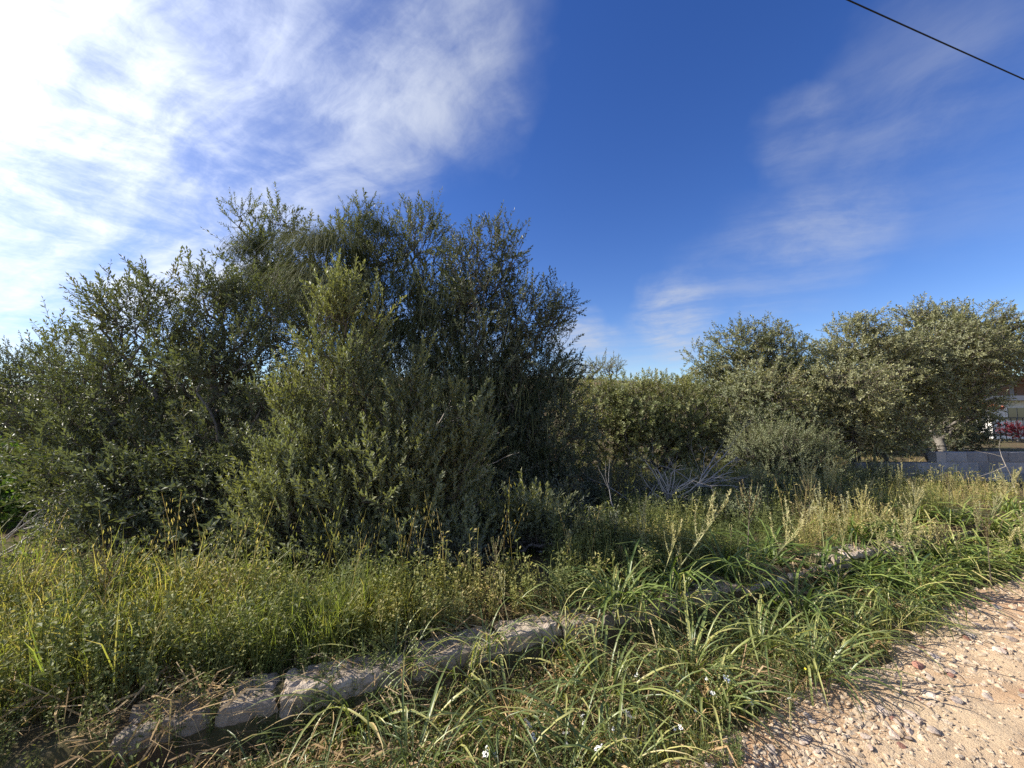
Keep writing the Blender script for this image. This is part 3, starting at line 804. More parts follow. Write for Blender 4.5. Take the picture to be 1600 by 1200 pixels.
def dead(label, base, dirs, L, r, dep, mat, cat='dead branches', name='dead_branch'):
    e = empty(name, base, label, cat)
    for d in dirs:
        S = Shape(); branchy(S, np.zeros(3), np.array(d, float), L * (0.7 + 0.5 * RNG.random()), r, dep, 5)
        link('branch', S.mesh('branch', [M[mat]], True), e)
    return e
dead('pale bleached dead bush with upright broken twigs in front of the mastic shrub', D(1045, 785, 5.1),
     [(-0.35, 0, 1), (-0.1, 0.1, 1.2), (0.5, 0, 1), (0.15, -0.2, 1), (-0.6, 0, 0.4), (0.8, 0, 0.5), (0.25, .1, 1.4), (-.2, 0, 1.6), (.6, 0, .8), (-.5, 0, .9)], 0.5, 0.011, 2, 'deadwood')
dead('grey tangle of dead twigs right of the bleached bush', D(1090, 760, 5.3),
     [(0.8, 0, 0.6), (0.5, 0.1, 0.8), (1, 0, 0.25), (-0.6, 0, 0.3), (0.9, -.1, .4), (0.3, 0, .5)], 0.6, 0.009, 3, 'deadgrey')
dead('long thin curved dead twig standing in the shade', G(975, 850), [(-0.15, 0, 1)], 0.75, 0.009, 1, 'deadgrey')
dead('grey fallen branches sticking out at the left edge below the bright shrub', D(-30, 880, 3.7),
     [(0.9, 0.2, 0.8), (1, 0.3, 0.45), (1, 0.1, 0.25), (0.8, 0, -0.1), (0.7, 0.2, 0.6), (0.9, 0, .6)], 0.75, 0.011, 2, 'deadwood')
dead('bare pale boughs at the right side of the young olive', D(690, 735, 4.0),
     [(0.8, 0, 0.25), (0.75, 0, 0.5), (0.5, -0.1, 0.15)], 0.45, 0.009, 1, 'deadwood')
dead('bare pale boughs near the top right of the young olive', D(660, 690, 4.0), [(0.5, 0, 0.55), (0.6, 0, 0.7)], 0.5, 0.008, 1, 'deadwood')
dead('fallen pale sticks in the shade under the young olive', D(600, 868, 3.7),
     [(0.9, 0, 0.12), (0.8, 0.3, -0.05), (-0.7, 0, 0.2), (0.9, .1, -.25)], 0.6, 0.008, 2, 'deadwood')
dead('brushwood pile of dark twigs in the gap by the dead bush', D(1000, 800, 5.0),
     [(1, 0, 0.2), (-1, 0, 0.15), (0.7, 0.2, 0.4), (-0.6, 0, 0.4), (0.2, 0, 0.5), (1, -.2, .05), (-.9, -.2, .1)], 0.5, 0.007, 3, 'deadgrey', 'brushwood', 'brushwood')
dead('short forked pale stake in front of the block wall', G(1590, 775) + np.array([0, 0, 0]), [(0, 0, 1)], 0.75, 0.012, 1, 'deadwood', 'stake')
dead('thin pale fork of dead twig in the lower left scrub', D(150, 800, 4.2), [(-0.05, 0, 1)], 0.45, 0.006, 1, 'deadwood')

# ------------------------------------------------------------------ kerb of rough stones
def rough_block(L, Wd, H, seed, amp=0.02):
    r = np.random.default_rng(seed)
    nx, ny, nz = max(5, int(L / 0.028)), 9, 9
    vs = {}; V = []; Q = []
    def vid(i, j, k):
        if (i, j, k) not in vs:
            vs[(i, j, k)] = len(V)
            p = np.array([(i / nx - .5) * L, (j / ny - .5) * Wd, (k / nz - .5) * H])
            q = np.abs(np.array([i / nx - .5, j / ny - .5, k / nz - .5])) * 2
            shrink = 1 - 0.06 * (q[0] > .99) * (q[2] > .99) - 0.05 * (q[1] > .99) * (q[2] > .99)
            V.append(p * shrink + r.normal(0, amp * 0.3, 3) + amp * 0.8 * np.array([0, (vnoise(i * .31 + seed * 7, k * .4 + j * .3, 1, 5) - .5), (vnoise(i * .3 + seed * 5, j * .5 + k * .2, 1, 6) - .5) * 1.6]))
        return vs[(i, j, k)]
    for i in range(nx):
        for j in range(ny):
            Q.append((vid(i, j, nz), vid(i + 1, j, nz), vid(i + 1, j + 1, nz), vid(i, j + 1, nz)))
        for k in range(nz):
            Q.append((vid(i, 0, k), vid(i + 1, 0, k), vid(i + 1, 0, k + 1), vid(i, 0, k + 1)))
            Q.append((vid(i, ny, k), vid(i, ny, k + 1), vid(i + 1, ny, k + 1), vid(i + 1, ny, k)))
    for s_, i in ((0, 0), (1, nx)):
        for j in range(ny):
            for k in range(nz):
                q = (vid(i, j, k), vid(i, j, k + 1), vid(i, j + 1, k + 1), vid(i, j + 1, k))
                Q.append(q if s_ == 0 else q[::-1])
    return np.array(V), np.array(Q)
kerb = empty('stone_kerb', (K0[0], K0[1], 0), 'low broken edging of rough grey-brown stones between grass and strap-leaved plants', 'kerb')
s = -0.2; k = 0
gaps = [(3.05, 3.2), (4.4, 4.5)]
while s < 8.5:
    L = 0.2 + 0.38 * random.random()
    if k in (3, 7): L = 0.5
    V, Q = rough_block(L, 0.21 + 0.03 * random.random(), 0.26 + 0.015 * random.random(), k, 0.013)
    mid = s + L / 2
    o = link('stone', raw_mesh('stone', V, [Q], [M['kerbstone']], smooth=False), kerb)
    px = mid * KU[0] + 0.115 * KN[0]; py = mid * KU[1] + 0.115 * KN[1]
    hz = 0.134 + 0.012 * random.random() - (0.05 * random.random() if mid > 2.6 else 0)
    o.location = (px + KN[0] * random.uniform(-.02, .02), py + KN[1] * random.uniform(-.02, .02), hz)
    o.rotation_euler = (random.gauss(0, 0.03), random.gauss(0, 0.02), KA + random.gauss(0, 0.025))
    s += L + random.uniform(0.005, 0.03); k += 1

# ------------------------------------------------------------------ block wall at the right
wall = empty('block_wall', (6.6, 8.0, 0.15), 'low grey concrete block wall in shade below the grey olive', 'wall')
def box(V0, V1):
    x0, y0, z0 = V0; x1, y1, z1 = V1
    V = [(x0, y0, z0), (x1, y0, z0), (x1, y1, z0), (x0, y1, z0), (x0, y0, z1), (x1, y0, z1), (x1, y1, z1), (x0, y1, z1)]
    return V, [(0, 3, 2, 1), (4, 5, 6, 7), (0, 1, 5, 4), (1, 2, 6, 5), (2, 3, 7, 6), (3, 0, 4, 7)]
def bbox_mesh(name, a, b, mat, bevel=0.0, parent=None, loc=(0, 0, 0)):
    import bmesh
    V, Q = box(a, b)
    me = bpy.data.meshes.new(name); me.from_pydata(V, [], Q)
    if bevel:
        bm = bmesh.new(); bm.from_mesh(me)
        bmesh.ops.bevel(bm, geom=bm.edges[:], offset=bevel, segments=1, affect='EDGES'); bm.to_mesh(me); bm.free()
    me.materials.append(mat)
    return link(name, me, parent, loc)
blk = None
for row in range(4):
    for c in range(14):
        x = c * 0.4 + (0.2 if row % 2 else 0)
        if row == 3 and x < 1.5: continue
        if blk is None:
            blk = bbox_mesh('block', (0.007, 0, 0.007), (0.393, 0.19, 0.193), M['block'], 0.008, wall)
            o = blk
        else:
            o = blk.copy(); COL.objects.link(o); o.parent = wall
        o.location = (x, random.uniform(-.004, .004), row * 0.2 - 0.13 + 0.0)
bbox_mesh('mortar', (0.012, 0.008, -0.12), (5.75, 0.178, 0.463), M['mortar'], 0, wall)
bbox_mesh('mortar', (1.62, 0.012, 0.466), (5.75, 0.178, 0.66), M['mortar'], 0, wall)

# ------------------------------------------------------------------ house behind
HX, HY = 24.0, 21.0
house = empty('house', (HX, HY, 0.2), 'white house with upper balcony and red tiled canopy behind the grey olive', 'house')
def hp(name, a, b, mat, parent=house, bevel=0):
    return bbox_mesh(name, a, b, M[mat], bevel, parent)
hp('wall', (1.2, 0.6, -0.4), (9, 2.6, 2.05), 'render_white')
hp('wall', (0.2, 1.4, 2.303), (9, 2.6, 3.1), 'plaster_grey')
hp('balcony_slab', (0.0, 0.0, 2.053), (9, 2.6, 2.30), 'plaster_grey')
hp('roof', (-0.4, 0.0, 3.12), (9.4, 3.0, 3.3), 'tile')
for i, x in enumerate((0.35, 1.9, 3.5)):
    sh = hp('shutter', (x, 1.36, 2.31), (x + 1.3, 1.395, 3.0), 'shutter')
    for kx in range(5):
        bbox_mesh('slat', (x + 0.05, 1.33, 2.36 + kx * 0.13), (x + 1.25, 1.358, 2.44 + kx * 0.13), M['shutter'], 0, sh)
wn = hp('window', (1.95, 0.55, 0.95), (3.0, 0.597, 1.75), 'render_white')
bbox_mesh('pane', (2.02, 0.52, 1.02), (2.45, 0.548, 1.68), M['glass'], 0, wn)
bbox_mesh('pane', (2.5, 0.52, 1.02), (2.93, 0.548, 1.68), M['glass'], 0, wn)
can = empty('canopy', (0, 0, 0)); can.parent = house
Vc = [(-2.2, -1.2, 1.65), (-.3, -1.2, 1.65), (-.3, 0.5, 2.02), (-2.2, 0.5, 2.02), (-2.2, -1.2, 1.58), (-.3, -1.2, 1.58), (-.3, 0.5, 1.95), (-2.2, 0.5, 1.95)]
me = bpy.data.meshes.new('canopy_deck'); me.from_pydata(Vc, [], [(0, 1, 2, 3), (4, 7, 6, 5), (0, 4, 5, 1), (1, 5, 6, 2), (2, 6, 7, 3), (3, 7, 4, 0)]); me.materials.append(M['tile'])
link('roof_deck', me, can)
S = Shape(); S.tube([(0, -1.25, 1.67), (0, -0.3, 1.88), (0, 0.5, 2.05)], 0.075, 6)
tm = S.mesh('roof_tile', [M['tile']], True)
for i in range(12):
    o = link('roof_tile', tm, can, (-2.15 + i * 0.165, 0, 0))
rail = empty('railing', (0, 0, 0)); rail.parent = house
for z in (1.15, 0.35):
    bbox_mesh('rail', (-2.2, -1.62, z), (1.6, -1.58, z + 0.045), M['iron'], 0, rail)
for i in range(14):
    bbox_mesh('post', (-2.15 + i * 0.28, -1.615, 0.0), (-2.13 + i * 0.28, -1.585, 1.15), M['iron'], 0, rail)
hp('terrace', (-6, -1.9, -0.6), (9, 0.59, 0.0), 'terrace')
tree('bougainvillea', 'crimson bougainvillea bush beside the white house', 'shrub', [gp(1590, 19.2)],
     [(1588, 676, 12, 7), (1575, 672, 8, 5)], 200, T_ROS, 'bougain', 19.2, scale=1.6, twig_r=0.006)
tree('bougainvillea', 'red flowering climber between the olive crown and the tiled canopy', 'shrub', [gp(1512, 19.0)],
     [(1512, 640, 10, 12), (1520, 625, 8, 8)], 200, T_ROS, 'bougain', 19.0, scale=1.6, twig_r=0.006)

# ------------------------------------------------------------------ overhead cable
pts = []
A_ = D(1325, 0, 6.0); B_ = D(1600, 124, 7.45)
dv = (B_ - A_); dv[2] = 0
cv = bpy.data.curves.new('power_cable', 'CURVE')
S = Shape()
P = []
for i in range(61):
    t = -6 + i * 0.25
    p = A_ + dv * t; p[2] = A_[2] + (B_[2] - A_[2]) * t + 0.012 * (t) * (t - 1)
    P.append(p)
S.tube(P, 0.011, 6)
c = link('power_cable', S.mesh('power_cable', [M['cable']], True))
tag(c, 'black overhead cable crossing the top right of the blue sky', 'cable')
bpy.data.curves.remove(cv)

# ------------------------------------------------------------------ strap-leaved clumps on the verge
def strap(L, Wd, el0, droop, seed, rows=8, kink=None):
    r = np.random.default_rng(seed)
    P = [np.zeros(3)]; el = el0; az = 0.0
    for i in range(rows):
        t = (i + 1) / rows
        el -= droop * (0.4 + 1.2 * t) / rows
        if kink and i == kink: el -= 1.1
        az += r.normal(0, 0.07)
        P.append(P[-1] + np.array([cos(el) * cos(az), cos(el) * sin(az), sin(el)]) * L / rows)
    V = []; Q = []
    for i, p in enumerate(P):
        t = i / rows
        w = Wd * (0.75 + 0.5 * t) * (1 - t ** 2.2) + 0.0008
        tw = 0.25 * sin(t * 3 + seed)
        sd = np.array([-sin(az) , cos(az), tw]); sd /= np.linalg.norm(sd)
        V += [p - sd * w / 2 + np.array([0, 0, w * 0.28]), p, p + sd * w / 2 + np.array([0, 0, w * 0.28])]
    for i in range(rows):
        a = 3 * i
        Q += [(a, a + 1, a + 4, a + 3), (a + 1, a + 2, a + 5, a + 4)]
    return np.array(V), np.array(Q)
leaf_meshes, dry_meshes = [], []
for i in range(16):
    V, Q = strap(0.4 + 0.2 * random.random(), 0.010 + 0.0065 * random.random(), rad(random.uniform(52, 84)), rad(random.uniform(60, 150)), i,
                 kink=(random.choice([4, 5]) if i % 5 == 0 else None))
    leaf_meshes.append(raw_mesh('strap_leaf', V, [Q], [M['strap']], smooth=True))
for i in range(7):
    V, Q = strap(0.3 + 0.2 * random.random(), 0.010, rad(random.uniform(15, 55)), rad(random.uniform(60, 140)), 50 + i)
    dry_meshes.append(raw_mesh('dry_leaf', V, [Q], [M['strap_dry']], smooth=True))
T_STRAP = []
for i in range(7):
    sh = Shape()
    for j in range(46):
        V, Q = strap(0.4 + 0.2 * random.random(), 0.016, rad(random.uniform(40, 86)), rad(random.uniform(60, 150)), 100 + i * 50 + j, rows=4)
        a = random.random() * 2 * pi; R = np.array([[cos(a), -sin(a), 0], [sin(a), cos(a), 0], [0, 0, 1]])
        sh.add(V @ R.T + np.array([random.gauss(0, .03), random.gauss(0, .03), 0]), [tuple(q) for q in Q])
    T_STRAP.append(sh.done())

def near_clump(px, py, n, scale, label, dryf=0.18, group=None):
    p = G(px, py, 0.04); p[2] = float(ground_z(p[0], p[1])) - 0.02
    e = empty('strap_leaf_clump', p, label, 'plant', group)
    for i in range(n):
        isdry = random.random() < dryf
        me = random.choice(dry_meshes if isdry else leaf_meshes)
        o = link('dry_leaf' if isdry else 'leaf', me, e)
        a = random.random() * 2 * pi; rr = abs(random.gauss(0, 0.065))
        o.location = (cos(a) * rr, sin(a) * rr, 0)
        o.rotation_euler = (random.gauss(0, 0.1), random.gauss(0, 0.1), a + random.gauss(0, 0.4))
        k = scale * random.uniform(0.55, 1.18); o.scale = (k, k * random.uniform(0.7, 1.2), k)
    return e
NEAR = [(560, 1150, 62, 1.0, 'spreading strap-leaved clump at the front, left of the dead leaves'),
        (800, 1150, 58, 1.0, 'strap-leaved clump with many dead leaves, lowest at the middle of the verge'),
        (640, 1240, 50, 0.9, 'strap-leaved clump cut off by the lower edge below the broad front clump'),
        (950, 1100, 64, 1.0, 'tall arching strap-leaved clump left of the white flowers'),
        (960, 1205, 50, 0.9, 'strap-leaved clump whose long leaves hang beside the gravel edge'),
        (440, 1230, 34, 0.65, 'thin strap-leaved clump in front of the leftmost long kerb stone'),
        (880, 1230, 45, 0.9, 'strap-leaved clump half out of view in front of the tan dead leaves'),
        (1080, 1060, 60, 1.0, 'dark green strap-leaved clump behind the white flowers'),
        (1105, 1100, 46, 0.85, 'strap-leaved clump leaning over the gravel beside the small yellow flowers'),
        (1190, 1020, 62, 1.0, 'dense strap-leaved clump at the widest part of the verge'),
        (1270, 1050, 56, 0.95, 'bright yellow-green strap-leaved clump beside the dirt track'),
        (1060, 985, 50, 0.9, 'strap-leaved clump just below the seed stalks by the broken kerb'),
        (960, 1010, 50, 0.9, 'strap-leaved clump against the dark kerb stones'),
        (1330, 990, 56, 0.95, 'strap-leaved clump where the track edge bends in beyond the bright clump'),
        (1250, 975, 50, 0.9, 'strap-leaved clump between the bright clump and the kerb'),
        (1390, 960, 50, 0.9, 'last large strap-leaved clump before the far grassy verge'),
        (720, 1090, 36, 0.75, 'small strap-leaved clump tucked against the pale kerb stones'),
        (160, 1260, 12, 0.5, 'sparse strap-leaved tuft at the bottom left corner'),
        (1150, 950, 40, 0.8, 'strap-leaved clump below the flat kerb stone'),
        (870, 1050, 44, 0.85, 'strap-leaved clump right of the small clump by the pale kerb stones')]
for px, py, n, sc, lab in NEAR:
    near_clump(px, py, int(n * 1.65), sc * (0.95 if px < 900 else 1.08), lab, dryf=0.42 if 'dead' in lab else 0.2)
for px, py in [(500, 1180), (700, 1190), (880, 1110), (900, 1170), (1020, 1110), (1030, 1040), (1130, 1040), (1130, 990), (1240, 1020), (1300, 1020), (1200, 965), (1320, 955), (620, 1110), (760, 1070), (900, 1020), (1000, 1000), (1100, 940), (1340, 1010), (1420, 945), (1440, 965)]:
    near_clump(px, py, random.randint(34, 50), random.uniform(0.7, 0.95), 'smaller strap-leaved clump filling the space between the larger clumps of the near verge', 0.22, 'smaller strap-leaved clumps filling the near verge')
FARC = [(1300, 930), (1370, 920), (1440, 925), (1480, 895), (1420, 880), (1540, 880), (1500, 860), (1350, 880), (1560, 850), (1600, 870), (1460, 850),
        (1540, 825), (1600, 835), (1400, 850), (1230, 925), (1300, 890), (1490, 825), (1580, 805), (1120, 905), (1200, 885), (1340, 850), (1660, 850), (1430, 820), (1050, 925), (980, 950)]
for px, py in FARC:
    z = 0.05 if kn(*G(px, py, 0.05)[:2]) < 0 else 0.22
    p = G(px, py, z); p[2] = float(ground_z(p[0], p[1])) - 0.02
    e = empty('strap_leaf_clump', p, 'strap-leaved clump in the crowded far part of the verge', 'plant', 'strap-leaved clumps crowded along the far verge')
    tp = random.choice(T_STRAP); a = random.random() * 6.28
    tint = 0.35 + (0.25 if px > 1380 else 0)
    R = np.array([[[cos(a), -sin(a), 0], [sin(a), cos(a), 0], [0, 0, 1]]])
    P = scatter([tp], np.zeros((1, 3)), R, 1.15 + 0.25 * random.random(), np.array([tint]), 0.75)
    o = link('foliage', bulk_mesh('foliage', P, [M['strap_far']]), e); o['kind'] = 'stuff'

# ------------------------------------------------------------------ grass, herbs, litter
def grass_tuft(n, h, w, seed, lean=0.5, rows=3, spread=0.04):
    r = np.random.default_rng(seed); s = Shape()
    for _ in range(n):
        a = r.random() * 2 * pi; b = r.random() * 2 * pi
        p = np.array([r.normal(0, spread), r.normal(0, spread), 0]); L = h * (0.5 + 0.7 * r.random())
        el = rad(90 - abs(r.normal(0, 14))); P = [p]
        for i in range(rows):
            P.append(P[-1] + np.array([cos(a) * cos(el), sin(a) * cos(el), sin(el)]) * L / rows)
            el -= lean * r.random() * (i + 1) * 0.6
        s.ribbon(P, [w, w * .9, w * .65, w * .4][:rows], np.array([cos(b), sin(b), 0]))
    return s.done()
T_GR = [grass_tuft(12, 0.26 + 0.05 * (i % 4), 0.0055, i) for i in range(9)]
T_GRF = [grass_tuft(12, 0.42, 0.009, 20 + i, spread=0.08, rows=2) for i in range(5)]
def oat(seed):
    r = np.random.default_rng(seed); s = Shape(); h = 0.5 + 0.2 * r.random(); a = r.random() * 6.28
    P = [np.array([cos(a) * 0.05 * t * t * 2, sin(a) * 0.05 * t * t * 2, h * t]) for t in np.linspace(0, 1, 4)]
    s.tube(P, 0.0011, 3)
    for i in range(9):
        t = 0.68 + 0.34 * i / 9; p = np.array([cos(a) * .1 * t * t, sin(a) * .1 * t * t, h * t]); b = r.random() * 6.28
        q = p + np.array([cos(b) * .03, sin(b) * .03, -0.008])
        s.leaf(q, np.array([cos(b) * .3, sin(b) * .3, -1]), np.array([-sin(b), cos(b), 0]), 0.026, 0.006)
    return s.done()
T_OAT = [oat(i) for i in range(6)]
def herb(seed, h=0.28, n=34, ll=0.021, lw=0.013):
    r = np.random.default_rng(seed); s = Shape()
    stems = []
    for _ in range(4):
        a = r.random() * 6.28; k = r.random() * 0.35
        stems.append((np.array([cos(a) * k, sin(a) * k, 1.0]), h * (0.6 + 0.5 * r.random())))
        s.tube([(0, 0, 0), stems[-1][0] * stems[-1][1]], 0.0012, 3)
    for _ in range(n):
        d, L = stems[r.integers(0, 4)]; t = 0.2 + 0.85 * r.random()
        a = r.random() * 6.28
        p = d * L * t
        dd = np.array([cos(a), sin(a), r.normal(0.3, 0.4)])
        s.leaf(p + dd * 0.006, dd, np.array([-sin(a), cos(a), r.normal(0, .4)]), ll * (0.6 + 0.8 * r.random()), lw)
    return s.done()
T_HERB = [herb(i) for i in range(6)]
T_HERBF = [herb(20 + i, 0.45, 34, 0.03, 0.017) for i in range(4)]
def litter(seed):
    r = np.random.default_rng(seed); s = Shape()
    for _ in range(14):
        a = r.random() * 6.28; b = a + r.normal(0, .5); L = 0.08 + 0.2 * r.random(); z = 0.01 + 0.05 * r.random()
        p = np.array([r.normal(0, .08), r.normal(0, .08), z])
        q = p + np.array([cos(a), sin(a), r.normal(0.1, .25)]) * L / 2; e_ = q + np.array([cos(b), sin(b), r.normal(-.2, .25)]) * L / 2
        w = 0.002 + 0.005 * r.random()
        s.ribbon([p, q, e_], [w, w], np.array([-sin(a), cos(a), r.normal(0, .5)]))
    return s.done()
T_LIT = [litter(i) for i in range(6)]

def polar(n, d0, d1, az0=-60, az1=60):
    d = np.exp(RNG.uniform(math.log(d0), math.log(d1), n)); a = np.radians(RNG.uniform(az0, az1, n))
    return d * np.sin(a), d * np.cos(a)
def upright(n, lean=0.12):
    d = np.stack([RNG.normal(0, lean, n), RNG.normal(0, lean, n), np.ones(n)], 1)
    return frames(d)
def field(name, label, temps, n, d0, d1, az, accept, tintf, mats, scale=1.0, sink=0.01, far_scale=0.0, jitter=0.5, lean=0.12):
    x, y = polar(n, d0, d1, *az)
    nn = kn(x, y)
    ok = accept(x, y, nn); x, y = x[ok], y[ok]
    z = np.where(kn(x, y) < edge(ks(x, y)) - 0.1, np.maximum(road_z(x, y), ground_z(x, y)), ground_z(x, y)) - sink
    d = np.hypot(x, y)
    sc = scale * (0.6 + 0.7 * RNG.random(len(x))) * (1 + far_scale * np.clip(d - 3, 0, 8))
    sc = sc * (0.6 + 0.85 * fbm(x, y, 3.1, 3, 123))
    P = scatter(temps, np.stack([x, y, z], 1), upright(len(x), lean), sc, np.clip(tintf(x, y), 0, 1), jitter)
    o = link(name, bulk_mesh(name, P, mats))
    return tag(o, label, kind='stuff')
def az_of(x, y): return np.degrees(np.arctan2(x, y))
def patchy(x, y, b, amp=1.0, s=1.3, seed=70): return b + (fbm(x, y, s, 3, seed) - 0.5) * amp + RNG.normal(0, 0.07, len(x))
# gap thins the vegetation on top of the kerb
field('grass', 'tall bright green and yellow grass behind the kerb', T_GR, 4600, 1.75, 4.6, (-62, 20),
      lambda x, y, n: (n > 0.26) & (y < 2.95 - 0.35 * (az_of(x, y) > -14)) & (RNG.random(len(x)) < 0.1 + 2.6 * (fbm(x, y, 2.6, 3, 88) - 0.25)),
      lambda x, y: patchy(x, y, 0.45, 1.4), [M['grass']], 0.84)
field('tall_grass', 'nodding wild oats among the grass', T_OAT, 800, 1.9, 6, (-60, 54),
      lambda x, y, n: (n > 0.35) & ((y < 3.2) & (RNG.random(len(x)) < 0.5) | (az_of(x, y) > 33)), lambda x, y: patchy(x, y, 0.78, 0.5), [M['grass']], 0.95, jitter=0.3)
field('herb_layer', 'small-leaved green and yellow weeds in the grass', T_HERB, 6200, 1.7, 5.0, (-62, 25),
      lambda x, y, n: (n > 0.22) & ((y < 3.0) | (az_of(x, y) > 5)) & (RNG.random(len(x)) < 0.2 + 1.2 * fbm(x, y, 1.8, 3, 99)),
      lambda x, y: patchy(x, y, 0.58, 1.0, 1.3, 77), [M['herb']], 1.05)
field('far_grass', 'tall grass in the field between the shrubs', T_GRF, 2600, 3.8, 15, (-62, 60),
      lambda x, y, n: (n > 0.3) & ((az_of(x, y) > 26) | (RNG.random(len(x)) < 0.3)), lambda x, y: patchy(x, y, 0.3 + 0.4 * (az_of(x, y) > 34), 0.7, 0.8), [M['grass']], 0.5, far_scale=0.05)
field('far_herb_layer', 'dense golden-green weeds filling the ground before the block wall', T_HERBF, 4200, 3.3, 11, (12, 58),
      lambda x, y, n: (n > 0.25), lambda x, y: patchy(x, y, 0.25 + 0.48 * (az_of(x, y) > 34), 0.7, 0.9, 33), [M['herb']], 0.62, far_scale=0.03)
field('dry_grass', 'dry tan grass and leaf litter along the kerb', T_LIT, 6200, 1.3, 7, (-62, 58),
      lambda x, y, n: ((np.abs(n - 0.32) < 0.16) & (RNG.random(len(x)) < .25) | (np.abs(n - 0.1) < 0.13) & (RNG.random(len(x)) < .1) | (az_of(x, y) < -30) & (n < 0) & (n > -.5) & (RNG.random(len(x)) < .45) | ((n < 0) & (n > edge(ks(x, y)) + 0.1) & (RNG.random(len(x)) < 0.45))), lambda x, y: patchy(x, y, 0.5, 0.5), [M['dry']], 0.9, sink=-0.015)
field('verge_grass', 'short green weeds between the strap-leaved clumps', T_GR, 3000, 1.3, 8, (-55, 58),
      lambda x, y, n: (n < -0.12) & (n > edge(ks(x, y)) - 0.02 + 0.2 * (fbm(x, y, 2.5, 3, 12) - 0.5)), lambda x, y: patchy(x, y, 0.4, 0.8), [M['grass']], 0.45)
field('verge_herb_layer', 'low leafy weeds at the edge of the track', T_HERB, 3800, 1.3, 8, (-60, 58),
      lambda x, y, n: (n < -0.05 + 0.4 * (az_of(x, y) < -12)) & (n > edge(ks(x, y)) - 0.08 + 0.3 * (fbm(x, y, 2.5, 3, 12) - 0.5)), lambda x, y: patchy(x, y, 0.32, 0.7), [M['herb']], 0.6)
field('sparse_track_grass', 'sparse short grass growing on the dirt track', T_GR, 900, 1.6, 4.5, (20, 58),
      lambda x, y, n: (n < -1.7) & (RNG.random(len(x)) < 2.5 * (fbm(x, y, 1.3, 3, 61) - 0.45)), lambda x, y: patchy(x, y, 0.55, 0.5), [M['grass']], 0.16)

# ------------------------------------------------------------------ stones on the track
def ico(sub, seed):
    import bmesh
    bm = bmesh.new(); bmesh.ops.create_icosphere(bm, subdivisions=sub, radius=1)
    r = np.random.default_rng(seed)
    sc = np.array([1, 0.55 + 0.4 * r.random(), 0.4 + 0.3 * r.random()])
    cuts = [(lambda v: v / np.linalg.norm(v))(r.normal(0, 1, 3)) for _ in range(6)]
    V = []
    for v in bm.verts:
        p = np.array(v.co)
        for c in cuts:
            dd = p @ c - 0.5
            if dd > 0: p = p - c * dd * 0.9
        V.append(p * sc + r.normal(0, 0.03, 3))
    T = [[w.index for w in f.verts] for f in bm.faces]
    bm.free()
    return np.array(V), np.array(T)
T_ST = []
for i in range(8):
    V, T = ico(1, i); sh = Shape(); sh.add(V, (), [tuple(t) for t in T]); T_ST.append(sh.done())
n = 34000
x, y = polar(n, 1.35, 9, 5, 60)
nn = kn(x, y)
ed = edge(ks(x, y))
edge_w = np.exp(-((nn - ed + 0.25) / 0.35) ** 2)
ok = (nn < ed + 0.12) & (nn > -4.2) & (RNG.random(n) < 0.25 + 0.75 * edge_w + 0.9 * (fbm(x, y, 2.3, 3, 71) - 0.5))
x, y = x[ok], y[ok]
size = 0.004 + (0.009 + 0.012 * edge_w[ok]) * RNG.random(len(x)) ** 2.0
P = scatter(T_ST, np.stack([x, y, road_z(x, y) - size * 0.05], 1), frames(np.stack([RNG.normal(0, .3, len(x)), RNG.normal(0, .3, len(x)), np.ones(len(x))], 1)), size * (1 + 0.1 * np.hypot(x, y)), RNG.random(len(x)), 0.1)
gv = link('gravel', bulk_mesh('gravel', P, [M['gravel']]))
tag(gv, 'pale and rusty gravel strewn on the dirt track', kind='stuff')
rocks = {}
for kind_, mat in (('pale', 'rock'), ('red', 'redrock')):
    rocks[kind_] = []
    for i in range(8):
        V, T = ico(2, 40 + i)
        rocks[kind_].append(raw_mesh('loose_stone', V, [T], [M[mat]]))
cnt = 0
while cnt < 170:
    xx, yy = polar(1, 1.55, 5.5, 18, 57); xx, yy = float(xx[0]), float(yy[0]); n_ = kn(xx, yy)
    ed_ = float(edge(ks(xx, yy)))
    if n_ > ed_ + 0.05 or n_ < -4: continue
    if random.random() > 0.25 + math.exp(-((n_ - ed_ + 0.22) / 0.3) ** 2): continue
    kd = 'red' if random.random() < 0.14 else 'pale'
    o = bpy.data.objects.new('loose_stone', random.choice(rocks[kd])); COL.objects.link(o)
    s_ = random.uniform(0.012, 0.032) * (1 + 0.08 * math.hypot(xx, yy))
    o.scale = (s_, s_, s_ * 0.8); o.rotation_euler = (random.gauss(0, .25), random.gauss(0, .25), random.random() * 6.28)
    o.location = (xx, yy, float(road_z(np.array(xx), np.array(yy))) + s_ * 0.18)
    if kd == 'red': tag(o, 'small reddish stone lying loose on the dirt track', 'stone', 'reddish stones on the track')
    else: tag(o, 'small pale limestone lying loose on the dirt track', 'stone', 'pale stones on the track')
    cnt += 1

